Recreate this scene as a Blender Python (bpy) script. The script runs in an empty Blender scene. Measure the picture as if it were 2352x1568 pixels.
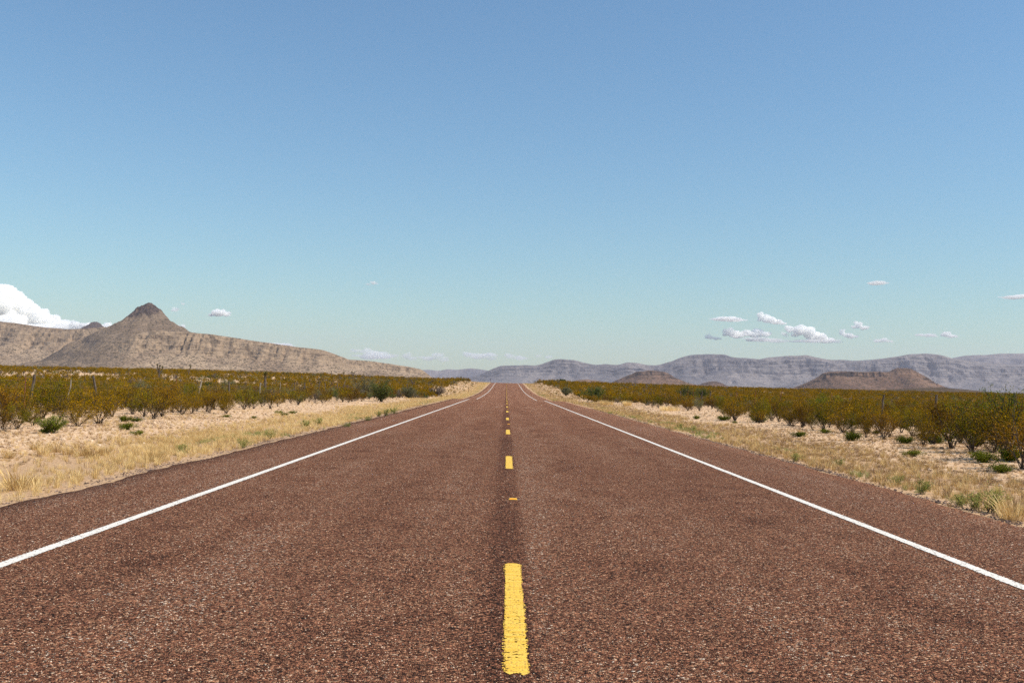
import bpy, math, random
import numpy as np
from mathutils import Matrix, Vector

rng = np.random.default_rng(7)
random.seed(7)
SC = bpy.context.scene
COL = SC.collection
R = math.radians

# ------------------------------------------------------------------ camera
F_PX = 2386.0                       # focal length in pixels of a 2352 px wide picture
EYE = np.array([-0.08, 0.0, 1.36])
fc = np.array([-13.0, -102.0, -F_PX]); fc /= np.linalg.norm(fc)      # the road's direction seen from the camera
roll = R(1.3)
uc = np.array([math.sin(roll), math.cos(roll), 0.0]); uc[2] = -(uc[0]*fc[0]+uc[1]*fc[1])/fc[2]
uc /= np.linalg.norm(uc)
xc = np.cross(fc, uc)
M = np.array([xc, fc, uc])          # camera axes -> world
cam_d = bpy.data.cameras.new('camera'); cam = bpy.data.objects.new('camera', cam_d); COL.objects.link(cam)
cam_d.sensor_width = 36.0; cam_d.lens = 36.0*F_PX/2352.0
cam_d.clip_start = 0.05; cam_d.clip_end = 300000
mw = Matrix([list(M[i])+[EYE[i]] for i in range(3)]+[[0, 0, 0, 1]])
cam.matrix_world = mw
SC.camera = cam

# ------------------------------------------------------------------ sky, sun, exposure
SUN_EL, SUN_AZ = R(51), R(106)       # azimuth from the road's direction towards the right
w = bpy.data.worlds.new('World'); SC.world = w; w.use_nodes = True
nt = w.node_tree; nt.nodes.clear()
sky = nt.nodes.new('ShaderNodeTexSky'); sky.sky_type = 'NISHITA'; sky.sun_disc = False
sky.sun_elevation = SUN_EL; sky.sun_rotation = SUN_AZ
sky.altitude = 900; sky.air_density = 1.5; sky.dust_density = 0.7; sky.ozone_density = 2.5
bg = nt.nodes.new('ShaderNodeBackground'); bg.inputs['Strength'].default_value = 0.089
out = nt.nodes.new('ShaderNodeOutputWorld')
wb = nt.nodes.new('ShaderNodeMix'); wb.data_type = 'RGBA'; wb.blend_type = 'MULTIPLY'; wb.inputs[0].default_value = 1.0
wb.inputs[7].default_value = (.685, .905, 1.03, 1)          # the photograph's white balance
nt.links.new(sky.outputs[0], wb.inputs[6]); nt.links.new(wb.outputs[2], bg.inputs[0]); nt.links.new(bg.outputs[0], out.inputs[0])
sun_d = bpy.data.lights.new('sun', 'SUN'); sun_d.energy = 4.3; sun_d.angle = R(0.53); sun_d.color = (1.0, 0.92, 0.80)
sun = bpy.data.objects.new('sun', sun_d); COL.objects.link(sun)
SDIR = Vector((math.sin(SUN_AZ)*math.cos(SUN_EL), math.cos(SUN_AZ)*math.cos(SUN_EL), math.sin(SUN_EL)))
sun.rotation_euler = (-SDIR).to_track_quat('-Z', 'Y').to_euler()
SC.view_settings.view_transform = 'Standard'; SC.view_settings.look = 'None'
SC.view_settings.exposure = 0.45; SC.view_settings.gamma = 1.0
SC.view_settings.use_curve_mapping = False
SC.render.engine = 'CYCLES'
SC.cycles.max_bounces = 32; SC.cycles.diffuse_bounces = 3; SC.cycles.volume_bounces = 32
SC.cycles.transparent_max_bounces = 12; SC.cycles.transmission_bounces = 4; SC.cycles.glossy_bounces = 2
SC.cycles.use_denoising = False; SC.cycles.sample_clamp_indirect = 4.0
SC.cycles.caustics_reflective = False; SC.cycles.caustics_refractive = False

# ------------------------------------------------------------------ helpers
def ray(px, py):
    """World direction through a point of the 2352 x 1568 photograph."""
    d = M @ np.array([px-1176.0, 784.0-py, -F_PX])
    return d/d[1]
def at(px, py, Y):
    d = ray(px, py); return EYE + d*Y
def _h(ix, iy, s):
    n = (ix.astype(np.int64)*374761393 + iy.astype(np.int64)*668265263 + s*1442695041) & 0xffffffff
    n = ((n ^ (n >> 13))*1274126177) & 0xffffffff
    return ((n ^ (n >> 16)) & 0xffff)/32767.5-1.0
def vnoise(x, y, s=0):
    x = np.asarray(x, float); y = np.asarray(y, float)
    ix = np.floor(x); iy = np.floor(y); fx = x-ix; fy = y-iy
    fx = fx*fx*(3-2*fx); fy = fy*fy*(3-2*fy)
    a = _h(ix, iy, s); b = _h(ix+1, iy, s); c = _h(ix, iy+1, s); d = _h(ix+1, iy+1, s)
    return (a*(1-fx)+b*fx)*(1-fy)+(c*(1-fx)+d*fx)*fy
def fbm(x, y, s=0, o=4):
    t = 0; a = 1.0; f = 1.0; n = 0
    for k in range(o):
        t = t + a*vnoise(np.asarray(x)*f+17.3*k, np.asarray(y)*f-9.1*k, s+k); n += a; a *= .5; f *= 2.03
    return t/n
def sstep(a, b, x):
    t = np.clip((np.asarray(x, float)-a)/(b-a), 0, 1); return t*t*(3-2*t)

def mesh_np(name, V, F, mats=(), midx=None, smooth=False, attrs=None):
    """V (n,3); F a list of (m,k) index arrays, every array of one polygon size."""
    if not isinstance(F, (list, tuple)): F = [F]
    F = [f for f in F if len(f)]
    me = bpy.data.meshes.new(name)
    V = np.asarray(V, np.float32)
    me.vertices.add(len(V)); me.vertices.foreach_set('co', V.ravel())
    li = np.concatenate([f.ravel() for f in F]).astype(np.int32)
    tot = np.concatenate([np.full(len(f), f.shape[1]) for f in F]).astype(np.int32)
    st = np.concatenate([[0], np.cumsum(tot)[:-1]]).astype(np.int32)
    me.loops.add(len(li)); me.loops.foreach_set('vertex_index', li)
    me.polygons.add(len(tot)); me.polygons.foreach_set('loop_start', st); me.polygons.foreach_set('loop_total', tot)
    if midx is not None: me.polygons.foreach_set('material_index', np.asarray(midx, np.int32))
    me.polygons.foreach_set('use_smooth', np.full(len(tot), smooth))
    for m in mats: me.materials.append(m)
    for k, (dom, arr) in (attrs or {}).items():
        a = me.attributes.new(k, 'FLOAT', dom); a.data.foreach_set('value', np.asarray(arr, np.float32))
    me.update(calc_edges=True)
    return me
def obj(name, me, parent=None, label=None, cat=None, group=None, kind=None, loc=None):
    o = bpy.data.objects.new(name, me); COL.objects.link(o)
    if parent: o.parent = parent
    tag(o, label, cat, group, kind)
    if loc is not None: o.location = loc
    return o
def tag(o, label=None, cat=None, group=None, kind=None):
    if label: o['label'] = label
    if cat: o['category'] = cat
    if group: o['group'] = group
    if kind: o['kind'] = kind
def thing(name, label, cat, loc=(0, 0, 0), rz=0.0, group=None, s=1.0):
    e = bpy.data.objects.new(name, None); COL.objects.link(e); e.empty_display_size = .2
    e.location = loc; e.rotation_euler = (0, 0, rz)
    e.scale = (s, s, s) if np.isscalar(s) else s
    tag(e, label, cat, group); return e
def dup(root, loc, rz, s, label, group=None):
    r = root.copy(); COL.objects.link(r); r.location = loc; r.rotation_euler = (0, 0, rz)
    r.scale = (s, s, s) if np.isscalar(s) else s
    r['label'] = label
    if group: r['group'] = group
    for ch in root.children:
        c = ch.copy(); COL.objects.link(c); c.parent = r
    return r
def grid_faces(nr, nc):
    i = np.arange(nr*nc).reshape(nr, nc)
    return np.stack([i[:-1, :-1], i[:-1, 1:], i[1:, 1:], i[1:, :-1]], -1).reshape(-1, 4)

class MB:
    """Collects tubes, boxes and leaf faces into arrays for one mesh."""
    def __init__(s): s.v = []; s.t = []; s.q = []; s.n = 0; s.tt = []; s.qt = []; s.tm = []; s.qm = []
    def add(s, V, T=None, Q=None, tint=.5, m=0):
        V = np.asarray(V, float)
        if T is not None and len(T):
            s.t.append(np.asarray(T)+s.n); s.tt.append(np.broadcast_to(tint, (len(T),))); s.tm.append(np.full(len(T), m))
        if Q is not None and len(Q):
            s.q.append(np.asarray(Q)+s.n); s.qt.append(np.broadcast_to(tint, (len(Q),))); s.qm.append(np.full(len(Q), m))
        s.v.append(V); s.n += len(V)
    def tube(s, P, r, n=3, tint=.5, m=0, cap=False):
        P = np.asarray(P, float); k = len(P); r = np.broadcast_to(r, (k,))
        d = np.gradient(P, axis=0); d /= np.linalg.norm(d, axis=1)[:, None]+1e-9
        up = np.where(np.abs(d[:, 2:3]) > .9, [[1., 0, 0]], [[0, 0, 1.]])
        a = np.cross(d, up); a /= np.linalg.norm(a, axis=1)[:, None]; b = np.cross(d, a)
        th = np.arange(n)*2*math.pi/n
        V = P[:, None]+r[:, None, None]*(np.cos(th)[None, :, None]*a[:, None]+np.sin(th)[None, :, None]*b[:, None])
        i = np.arange(k*n).reshape(k, n); j = np.roll(i, -1, 1)
        Q = np.stack([i[:-1], j[:-1], j[1:], i[1:]], -1).reshape(-1, 4)
        V = V.reshape(-1, 3)
        if cap:
            V = np.vstack([V, P[-1:]]); T = np.stack([i[-1], j[-1], np.full(n, k*n)], -1)
            s.add(V, T, Q, tint, m)
        else: s.add(V, None, Q, tint, m)
    def leaves(s, C, size, tint, m=0, stretch=2.0, up=0.0):
        """One small triangle-pair (rhombus) per centre, facing any way."""
        n = len(C)
        a = rng.normal(size=(n, 3)); a[:, 2] += up; a /= np.linalg.norm(a, axis=1)[:, None]
        b = np.cross(a, rng.normal(size=(n, 3))); b /= np.linalg.norm(b, axis=1)[:, None]
        L = (size*rng.uniform(.6, 1.3, n))[:, None]
        V = np.stack([C-a*L*.5, C+b*L*.5/stretch, C+a*L*.5, C-b*L*.5/stretch], 1).reshape(-1, 3)
        s.add(V, None, np.arange(4*n).reshape(n, 4), tint, m)
    def box(s, c, h, m=0, tint=.5):
        c = np.asarray(c, float); h = np.asarray(h, float)
        V = np.array([[x, y, z] for x in (-1, 1) for y in (-1, 1) for z in (-1, 1)])*h+c
        s.add(V, None, [[0, 1, 3, 2], [4, 6, 7, 5], [0, 4, 5, 1], [2, 3, 7, 6], [0, 2, 6, 4], [1, 5, 7, 3]], tint, m)
    def mesh(s, name, mats, smooth=False):
        F = []; A = []; I = []
        if s.t: F.append(np.concatenate(s.t)); A += s.tt; I += s.tm
        if s.q: F.append(np.concatenate(s.q)); A += s.qt; I += s.qm
        return mesh_np(name, np.concatenate(s.v), F, mats, np.concatenate(I), smooth, {'tint': ('FACE', np.concatenate(A))})

# ------------------------------------------------------------------ materials
class Mat:
    def __init__(s, name):
        s.m = bpy.data.materials.new(name); s.m.use_nodes = True
        s.nt = s.m.node_tree; s.nt.nodes.clear()
        s.out = s.n('OutputMaterial')
    def n(s, t, **kw):
        nd = s.nt.nodes.new('ShaderNode'+t)
        for k, v in kw.items(): setattr(nd, k, v)
        return nd
    def L(s, a, b): s.nt.links.new(a, b)
    def put(s, sock, v):
        if isinstance(v, bpy.types.NodeSocket): s.L(v, sock)
        else:
            sock.default_value = (tuple(v)+(1.0,)*(len(sock.default_value)-len(v))) if isinstance(v, (tuple, list)) else v
    def math(s, op, a, b=0.0, c=0.0, clamp=False):
        nd = s.n('Math', operation=op); nd.use_clamp = clamp
        s.put(nd.inputs[0], a); s.put(nd.inputs[1], b); s.put(nd.inputs[2], c); return nd.outputs[0]
    def maprange(s, v, a, b, c=0.0, d=1.0, smooth=True):
        nd = s.n('MapRange'); nd.interpolation_type = 'SMOOTHSTEP' if smooth else 'LINEAR'
        for i, x in enumerate((v, a, b, c, d)): s.put(nd.inputs[i], x)
        return nd.outputs[0]
    def pos(s): return s.n('NewGeometry').outputs['Position']
    def xyz(s, v):
        nd = s.n('SeparateXYZ'); s.L(v, nd.inputs[0]); return nd.outputs
    def scale(s, v, sc):
        nd = s.n('Mapping'); s.L(v, nd.inputs[0]); nd.inputs['Scale'].default_value = sc; return nd.outputs[0]
    def noise(s, v, scale, detail=4.0, rough=.55, dist=0.0, dim='3D'):
        nd = s.n('TexNoise', noise_dimensions=dim); s.L(v, nd.inputs['Vector'])
        nd.inputs['Scale'].default_value = scale; nd.inputs['Detail'].default_value = detail
        nd.inputs['Roughness'].default_value = rough; nd.inputs['Distortion'].default_value = dist
        return nd.outputs[0]
    def voronoi(s, v, scale, dim='3D', feature='F1', rnd=1.0):
        nd = s.n('TexVoronoi', voronoi_dimensions=dim, feature=feature); s.L(v, nd.inputs['Vector'])
        nd.inputs['Scale'].default_value = scale
        nd.inputs['Randomness'].default_value = rnd
        return nd
    def ramp(s, f, stops, interp='LINEAR'):
        nd = s.n('ValToRGB'); nd.color_ramp.interpolation = interp
        e = nd.color_ramp.elements
        while len(e) > 1: e.remove(e[-1])
        e[0].position = stops[0][0]; e[0].color = tuple(stops[0][1])+(1,)
        for p, c in stops[1:]:
            x = e.new(p); x.color = tuple(c)+(1,)
        s.put(nd.inputs[0], f); return nd.outputs[0]
    def mix(s, f, a, b, mode='MIX'):
        nd = s.n('Mix', data_type='RGBA', blend_type=mode)
        s.put(nd.inputs[0], f); s.put(nd.inputs[6], a); s.put(nd.inputs[7], b); return nd.outputs[2]
    def bump(s, h, dist, strength=1.0, normal=None):
        nd = s.n('Bump'); s.put(nd.inputs['Height'], h); nd.inputs['Distance'].default_value = dist
        nd.inputs['Strength'].default_value = strength
        if normal: s.L(normal, nd.inputs['Normal'])
        return nd.outputs[0]
    def bsdf(s, color, rough=.9, normal=None, spec=.2, metal=0.0):
        nd = s.n('BsdfPrincipled'); s.put(nd.inputs['Base Color'], color); s.put(nd.inputs['Roughness'], rough)
        s.put(nd.inputs['Specular IOR Level'], spec); s.put(nd.inputs['Metallic'], metal)
        if normal: s.L(normal, nd.inputs['Normal'])
        return nd.outputs[0]
    def done(s, sh): s.L(sh, s.out.inputs[0]); return s.m

def leaf_mat(name, stops, trans=.3, rough=.7, objvar=.35, spec=.15):
    m = Mat(name)
    a = m.n('Attribute', attribute_name='tint')
    oi = m.n('ObjectInfo')
    f = m.math('ADD', a.outputs['Fac'], m.math('MULTIPLY', m.math('SUBTRACT', oi.outputs['Random'], .5), objvar), clamp=True)
    c = m.ramp(f, stops)
    d = m.bsdf(c, rough, spec=spec)
    t = m.n('BsdfTranslucent'); m.L(c, t.inputs[0])
    mx = m.n('MixShader'); mx.inputs[0].default_value = trans
    m.L(d, mx.inputs[1]); m.L(t.outputs[0], mx.inputs[2])
    return m.done(mx.outputs[0])

def road_nodes(m):
    p = m.pos(); x, y, z = m.xyz(p)
    warp = m.noise(p, 60, 1, dim='2D')
    ch = m.voronoi(p, 115, '2D'); big = m.voronoi(p, 62, '2D')
    rnd = m.xyz(ch.outputs['Color'])[0]; rnd2 = m.xyz(big.outputs['Color'])[1]
    pick = m.math('GREATER_THAN', rnd2, .62)
    rr = m.math('ADD', m.math('MULTIPLY', rnd, m.math('SUBTRACT', 1.0, pick)), m.math('MULTIPLY', m.xyz(big.outputs['Color'])[0], pick))
    gap = m.math('ADD', m.math('MULTIPLY', m.math('MULTIPLY', ch.outputs['Distance'], 1.5), m.math('SUBTRACT', 1.0, pick)),
                 m.math('MULTIPLY', m.math('MULTIPLY', big.outputs['Distance'], 1.35), pick))
    # wear: bleeding binder in the wheel paths and a dark joint left of the centre line
    lng = m.noise(m.scale(p, (1.1, .10, 1)), 1.0, 4, .6, dim='2D')
    blot = m.noise(m.scale(p, (1, .55, 1)), 1.7, 5, .62, dim='2D')
    ax = m.math('ABSOLUTE', x)
    wp = m.math('ADD', m.math('POWER', 2.718, m.math('MULTIPLY', m.math('POWER', m.math('SUBTRACT', ax, .95), 2.0), -3.2)),
                m.math('POWER', 2.718, m.math('MULTIPLY', m.math('POWER', m.math('SUBTRACT', ax, 2.75), 2.0), -3.2)))
    edge = m.math('MULTIPLY', m.math('SUBTRACT', m.noise(p, 7, 3, dim='2D'), .5), .22)
    xe = m.math('ADD', x, edge)
    seam = m.math('MULTIPLY', m.maprange(xe, -.30, -.10), m.maprange(xe, .075, .12, 1.0, 0.0))
    seam = m.math('MULTIPLY', seam, m.maprange(m.noise(m.scale(p, (.2, .12, 1)), 1.0, 2, dim='2D'), .25, .55, .45, 1.0))
    dark = m.math('ADD', m.math('MULTIPLY', m.math('MULTIPLY', wp, m.maprange(blot, .42, .75)), .17),
                  m.math('MULTIPLY', seam, .21))
    dark = m.math('ADD', dark, m.math('MULTIPLY', m.math('SUBTRACT', lng, .5), .22))
    f = m.math('SUBTRACT', rr, dark, clamp=True)
    col = m.ramp(f, [(0, (.016, .010, .008)), (.15, (.045, .021, .013)), (.32, (.150, .058, .033)), (.56, (.275, .113, .064)),
                     (.80, (.40, .182, .098)), (.94, (.52, .29, .165)), (.985, (.62, .44, .30)), (1, (.74, .60, .46))])
    dk = m.maprange(gap, .6, 1.0)
    col = m.mix(m.math('MULTIPLY', dk, .7), col, (.013, .010, .009))
    h = m.math('SUBTRACT', 1.0, gap)
    nb = m.bump(h, .008, 1.0)
    return col, nb, h
def mat_road():
    m = Mat('chip_seal_asphalt'); col, nb, h = road_nodes(m)
    return m.done(m.bsdf(col, .9, nb, .05))
def mat_paint(name, c1, c2, x0, wid):
    """Worn road paint; the lacking flecks let the road show through. x0: middle of the stripe."""
    m = Mat(name); p = m.pos(); x, y, z = m.xyz(p)
    ch = m.voronoi(p, 75, '2D'); rnd = m.xyz(ch.outputs['Color'])[0]
    n1 = m.noise(m.scale(p, (2, 9, 1)), 2.0, 4, dim='2D')
    col = m.mix(m.maprange(n1, .3, .7), c1, c2)
    col = m.mix(m.math('MULTIPLY', m.maprange(ch.outputs['Distance'], .42, .75), .5), col, (.16, .10, .05))
    e = m.math('DIVIDE', m.math('ABSOLUTE', m.math('SUBTRACT', x, x0)), wid/2)
    thr = m.math('ADD', m.math('MULTIPLY', m.maprange(e, .80, 1.0, smooth=False), .7), .035)
    thr = m.math('ADD', thr, m.maprange(m.noise(p, 3.1, 3, dim='2D'), .6, .8, 0, .08))
    hole = m.math('LESS_THAN', rnd, thr)
    nb = m.bump(m.math('SUBTRACT', 1.0, ch.outputs['Distance']), .004, .7)
    d = m.bsdf(col, .7, nb, .25)
    tr = m.n('BsdfTransparent'); mx = m.n('MixShader'); m.L(hole, mx.inputs[0]); m.L(d, mx.inputs[1]); m.L(tr.outputs[0], mx.inputs[2])
    return m.done(mx.outputs[0])
def mat_ground():
    m = Mat('desert_ground'); p = m.pos(); x, y, z = m.xyz(p)
    n1 = m.noise(p, .35, 5, dim='2D'); n2 = m.noise(p, 2.3, 5, dim='2D'); n3 = m.noise(p, 18, 4, .65, dim='2D')
    peb = m.voronoi(p, 16, '2D'); pr = m.xyz(peb.outputs['Color'])[0]
    sand = m.ramp(n2, [(.2, (.47, .285, .145)), (.5, (.60, .385, .215)), (.8, (.70, .475, .285))])
    sand = m.mix(m.maprange(n3, .35, .7, 0, .55), sand, (.42, .28, .17))
    sand = m.mix(m.math('MULTIPLY', m.math('GREATER_THAN', pr, .72), m.maprange(peb.outputs['Distance'], .5, .32)), sand, (.78, .62, .45))
    soil = m.ramp(n3, [(.25, (.27, .165, .09)), (.55, (.46, .295, .165)), (.8, (.62, .43, .25))])
    ax = m.math('ADD', m.math('ABSOLUTE', x), m.math('MULTIPLY', m.math('SUBTRACT', n1, .5), 3.0))
    verge = m.maprange(ax, 8.2, 9.6, 1, 0)
    # bare trampled earth on the near left, between grass and gravel
    far = m.maprange(y, 380, 900)
    scrub = m.ramp(m.noise(p, .11, 6, .7, dim='2D'), [(.38, (.075, .055, .032)), (.55, (.15, .105, .066)), (.7, (.27, .20, .135))])
    c = m.mix(m.math('MULTIPLY', verge, .85), sand, soil)
    c = m.mix(far, c, scrub)
    h = m.math('ADD', m.math('MULTIPLY', n3, .5), m.math('MULTIPLY', peb.outputs['Distance'], -.3))
    nb = m.bump(h, .05, .8)
    return m.done(m.bsdf(c, .95, nb, .1))
def mat_rock(name, base, light, scrub, cliff, S=1.0, strata=18.0, scrub_amt=.5, spot=1.0, cap=None, beds=.75):
    """Desert mountain: bedded rock where steep, stony slope dotted with dark scrub where not. S scales all features."""
    m = Mat(name); p = m.pos(); x, y, z = m.xyz(p)
    nz = m.xyz(m.n('NewGeometry').outputs['Normal'])[2]
    big = m.noise(p, .006/S, 5, .6); mid = m.noise(p, .035/S, 5, .65); fine = m.noise(p, .16/S, 3, .7)
    c = m.mix(m.maprange(big, .35, .65), base, light)
    c = m.mix(m.maprange(mid, .42, .72, 0, .6), c, tuple(v*.62 for v in base))
    # bedding
    warp = m.math('ADD', z, m.math('MULTIPLY', mid, 10*S))
    bed = m.noise(m.scale(p, (.02, .02, 1)), 1/(strata*S)*6, 4, .7)
    cl = m.mix(m.maprange(bed, .35, .65), cliff, light)
    streak = m.noise(m.scale(p, (1, 1, .12)), .06/S, 4, .7)
    cl = m.mix(m.math('MULTIPLY', m.maprange(streak, .48, .62, 0, .92), m.maprange(mid, .38, .55)), cl, tuple(v*.24 for v in cliff))
    steep = m.maprange(m.math('ADD', nz, m.math('MULTIPLY', m.math('SUBTRACT', mid, .5), .25)), .62, .82, 1, 0)
    c = m.mix(steep, c, cl)
    c = m.mix(m.math('MULTIPLY', m.maprange(bed, .5, .62), m.maprange(nz, .95, .8, 0, .5)), c, light)
    c = m.mix(m.math('MULTIPLY', m.maprange(bed, .46, .38), m.maprange(nz, .94, .78, 0, beds)), c, tuple(q*.42 for q in cliff))
    v = m.voronoi(p, .11/S*spot); v2 = m.voronoi(p, .22/S*spot)
    d1 = m.maprange(v.outputs['Distance'], .34, .40, 1, 0); d2 = m.maprange(v2.outputs['Distance'], .34, .40, 1, 0)
    dots = m.math('MAXIMUM', d1, d2)
    dots = m.math('MULTIPLY', dots, m.maprange(fine, .35, .55, .15, 1.0))
    dots = m.math('MULTIPLY', dots, m.maprange(steep, 0, 1, 1, .25))
    c = m.mix(m.math('MULTIPLY', dots, scrub_amt), c, scrub)
    if cap:                                            # dark lava crown of the peak, lower on its left side
        x0, z0, u_ = cap
        f = m.math('SUBTRACT', m.math('ADD', m.math('DIVIDE', m.math('SUBTRACT', z, z0), u_), 34.0), m.math('MULTIPLY', m.math('DIVIDE', m.math('SUBTRACT', x, x0), u_), .215))
        f = m.math('ADD', f, m.math('MULTIPLY', m.math('SUBTRACT', mid, .5), 34.0))
        lava = m.mix(m.maprange(fine, .35, .65), (.030, .022, .019), (.12, .085, .066))
        c = m.mix(m.maprange(f, -4, 5), c, lava)
    nb = m.bump(m.math('ADD', m.math('MULTIPLY', mid, .7), m.math('MULTIPLY', fine, .4)), 9*S, .7)
    return m.done(m.bsdf(c, .95, nb, .05))
def mat_simple(name, c1, c2, scale, rough=.85, spec=.2, bump=.01, stretch=(1, 1, 1), metal=0.0, gen=False):
    m = Mat(name); tc = m.n('TexCoord'); p = m.scale(tc.outputs['Object'], stretch)
    n = m.noise(p, scale, 5, .65)
    return m.done(m.bsdf(m.mix(m.maprange(n, .3, .7), c1, c2), rough, m.bump(n, bump, .7), spec, metal))

MATS = {}
MATS['road'] = mat_road()
MATS['white'] = None
MATS['ground'] = mat_ground()
MATS['creosote'] = leaf_mat('creosote_leaf', [(0, (.025, .018, .001)), (.30, (.12, .080, .001)), (.6, (.25, .155, .002)), (.85, (.40, .205, .003)), (1, (.52, .28, .010))], trans=.12, spec=.02)
MATS['creosote_green'] = leaf_mat('greener_creosote_leaf', [(0, (.018, .018, .001)), (.35, (.095, .086, .002)), (.7, (.20, .165, .003)), (1, (.36, .27, .012))], trans=.12, spec=.02)
MATS['creosote_brown'] = leaf_mat('browned_creosote_leaf', [(0, (.025, .015, .002)), (.35, (.125, .068, .004)), (.7, (.27, .135, .008)), (1, (.42, .22, .02))], trans=.12, spec=.02)
MATS['weed'] = leaf_mat('roadside_weed_leaf', [(0, (.09, .11, .02)), (.5, (.21, .24, .05)), (1, (.42, .41, .11))], trans=.25, spec=.02)
MATS['mat_green'] = leaf_mat('mat_plant_leaf', [(0, (.03, .04, .004)), (.5, (.095, .115, .008)), (.85, (.17, .18, .015)), (1, (.28, .26, .03))], trans=.15, spec=.02)
MATS['green'] = leaf_mat('fresh_green_leaf', [(0, (.04, .06, .006)), (.5, (.12, .155, .012)), (.85, (.22, .24, .02)), (1, (.34, .33, .03))], trans=.3, spec=.03)
MATS['deep_green'] = leaf_mat('dark_green_leaf', [(0, (.03, .042, .008)), (.5, (.08, .105, .02)), (1, (.17, .195, .04))])
MATS['grey_green'] = leaf_mat('grey_green_leaf', [(0, (.075, .07, .03)), (.5, (.16, .155, .07)), (1, (.30, .28, .14))])
MATS['bare'] = leaf_mat('dry_twig', [(0, (.06, .042, .035)), (.5, (.13, .098, .08)), (1, (.24, .19, .155))], trans=.1)
MATS['stem'] = mat_simple('shrub_bark', (.03, .022, .016), (.10, .075, .058), 14)
MATS['straw'] = leaf_mat('dry_grass_blade', [(0, (.33, .195, .07)), (.3, (.53, .35, .135)), (.65, (.74, .53, .23)), (1, (.88, .68, .34))], trans=.2, objvar=.5)
MATS['dead_grass'] = leaf_mat('old_grass_blade', [(0, (.10, .06, .03)), (.5, (.25, .155, .085)), (1, (.42, .28, .165))], trans=.15)
MATS['grass_green'] = leaf_mat('green_grass_blade', [(0, (.10, .12, .02)), (.5, (.26, .28, .08)), (1, (.46, .44, .16))], trans=.3)
MATS['yucca'] = leaf_mat('yucca_blade', [(0, (.05, .05, .012)), (.5, (.12, .11, .03)), (1, (.24, .20, .07))], trans=.1)
MATS['yucca_dead'] = leaf_mat('dead_yucca_blade', [(0, (.10, .065, .035)), (.5, (.21, .15, .085)), (1, (.34, .26, .16))], trans=.1)
MATS['wood'] = mat_simple('weathered_post_wood', (.045, .034, .028), (.16, .125, .10), 9, stretch=(3, 3, .4))
MATS['palewood'] = mat_simple('bleached_post_wood', (.20, .17, .13), (.38, .33, .27), 9, stretch=(3, 3, .4))
MATS['rust'] = mat_simple('rusted_steel', (.10, .030, .014), (.19, .065, .028), 25, rough=.7, spec=.3)
MATS['wire'] = mat_simple('rusty_wire', (.09, .05, .035), (.16, .10, .07), 40, rough=.6, spec=.4)
MATS['stone'] = leaf_mat('caliche_stone', [(0, (.24, .155, .09)), (.5, (.44, .30, .19)), (1, (.70, .54, .38))], trans=0, objvar=.7)
MATS['chipstone'] = leaf_mat('road_chip_stone', [(0, (.035, .026, .022)), (.5, (.12, .075, .06)), (1, (.34, .24, .19))], trans=0, objvar=.9)
MATS['amber_body'] = mat_simple('yellow_marker_plastic', (.62, .34, .03), (.72, .42, .05), 30, rough=.45, spec=.4, bump=.001)
MATS['amber_lens'] = mat_simple('amber_lens_plastic', (.80, .30, .008), (.88, .38, .012), 60, rough=.2, spec=.6, bump=.001)
MATS['bitumen'] = mat_simple('bitumen_pad', (.06, .055, .05), (.22, .20, .18), 40, rough=.7)
MATS['marker_white'] = mat_simple('white_marker_plastic', (.55, .50, .45), (.68, .63, .58), 20, rough=.6)
MATS['marker_dark'] = mat_simple('dark_marker_plastic', (.03, .015, .02), (.08, .03, .04), 20, rough=.6)

# ------------------------------------------------------------------ the land
PY = np.array([-3000, -60, 0, 60, 95, 101, 106, 112, 118, 127, 142, 165, 190, 212, 235, 262, 295, 325, 345, 362, 382, 420, 470, 560, 800, 1500, 30000], float)
PZ = np.array([0, 0, 0, 0, 0.012, .01, -.06, -.27, -.38, -.335, -.31, -.25, -.10, .10, .40, .86, 1.52, 2.06, 2.30, 2.37, 2.25, 1.5, -.2, -4.5, -9.0, -10.0, -10.0], float)
def P(y):
    y = np.asarray(y, float)
    return (np.interp(y-2, PY, PZ)+2*np.interp(y, PY, PZ)+np.interp(y+2, PY, PZ))/4
def H(x, y):
    x = np.asarray(x, float); y = np.asarray(y, float)
    ax = np.abs(x); p = P(y)
    z = p - .04*sstep(5.0, 5.35, ax) - .10*sstep(5.5, 7.6, ax) + .12*sstep(7.6, 11.5, ax)
    z = z - .07*(ax < 5.1)
    lat = sstep(14, 60, ax)
    z = z + lat*(.16*fbm(x/14, y/14, 3, 3))*sstep(900, 500, y)
    z = z + sstep(6, 10, ax)*.035*fbm(x/1.3, y/1.3, 5, 3)*sstep(200, 120, y)
    left = sstep(-14, -80, x)
    z = z + left*(1.25*sstep(50, 230, y)*sstep(900, 480, y)-.30*sstep(300, 400, y)*sstep(800, 480, y))
    right = sstep(20, 90, x)
    z = z - right*.75*sstep(240, 390, y)*sstep(800, 480, y)
    # banks beside the far rise
    z = z + .42*np.exp(-((ax-15)/6)**2)*sstep(200, 260, y)*sstep(420, 350, y)
    return z
def H1(x, y): return float(H(np.array([x]), np.array([y]))[0])
def ground_at(px, py):
    """The point of the land seen at a picture point."""
    d = ray(px, py); Y = np.linspace(3, 420, 6000)
    pts = EYE+d[None]*Y[:, None]
    under = np.nonzero(pts[:, 2] < H(pts[:, 0], pts[:, 1]))[0]
    k = under[0] if len(under) else 5999
    q = pts[k]; return np.array([q[0], q[1], H1(q[0], q[1])])

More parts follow.
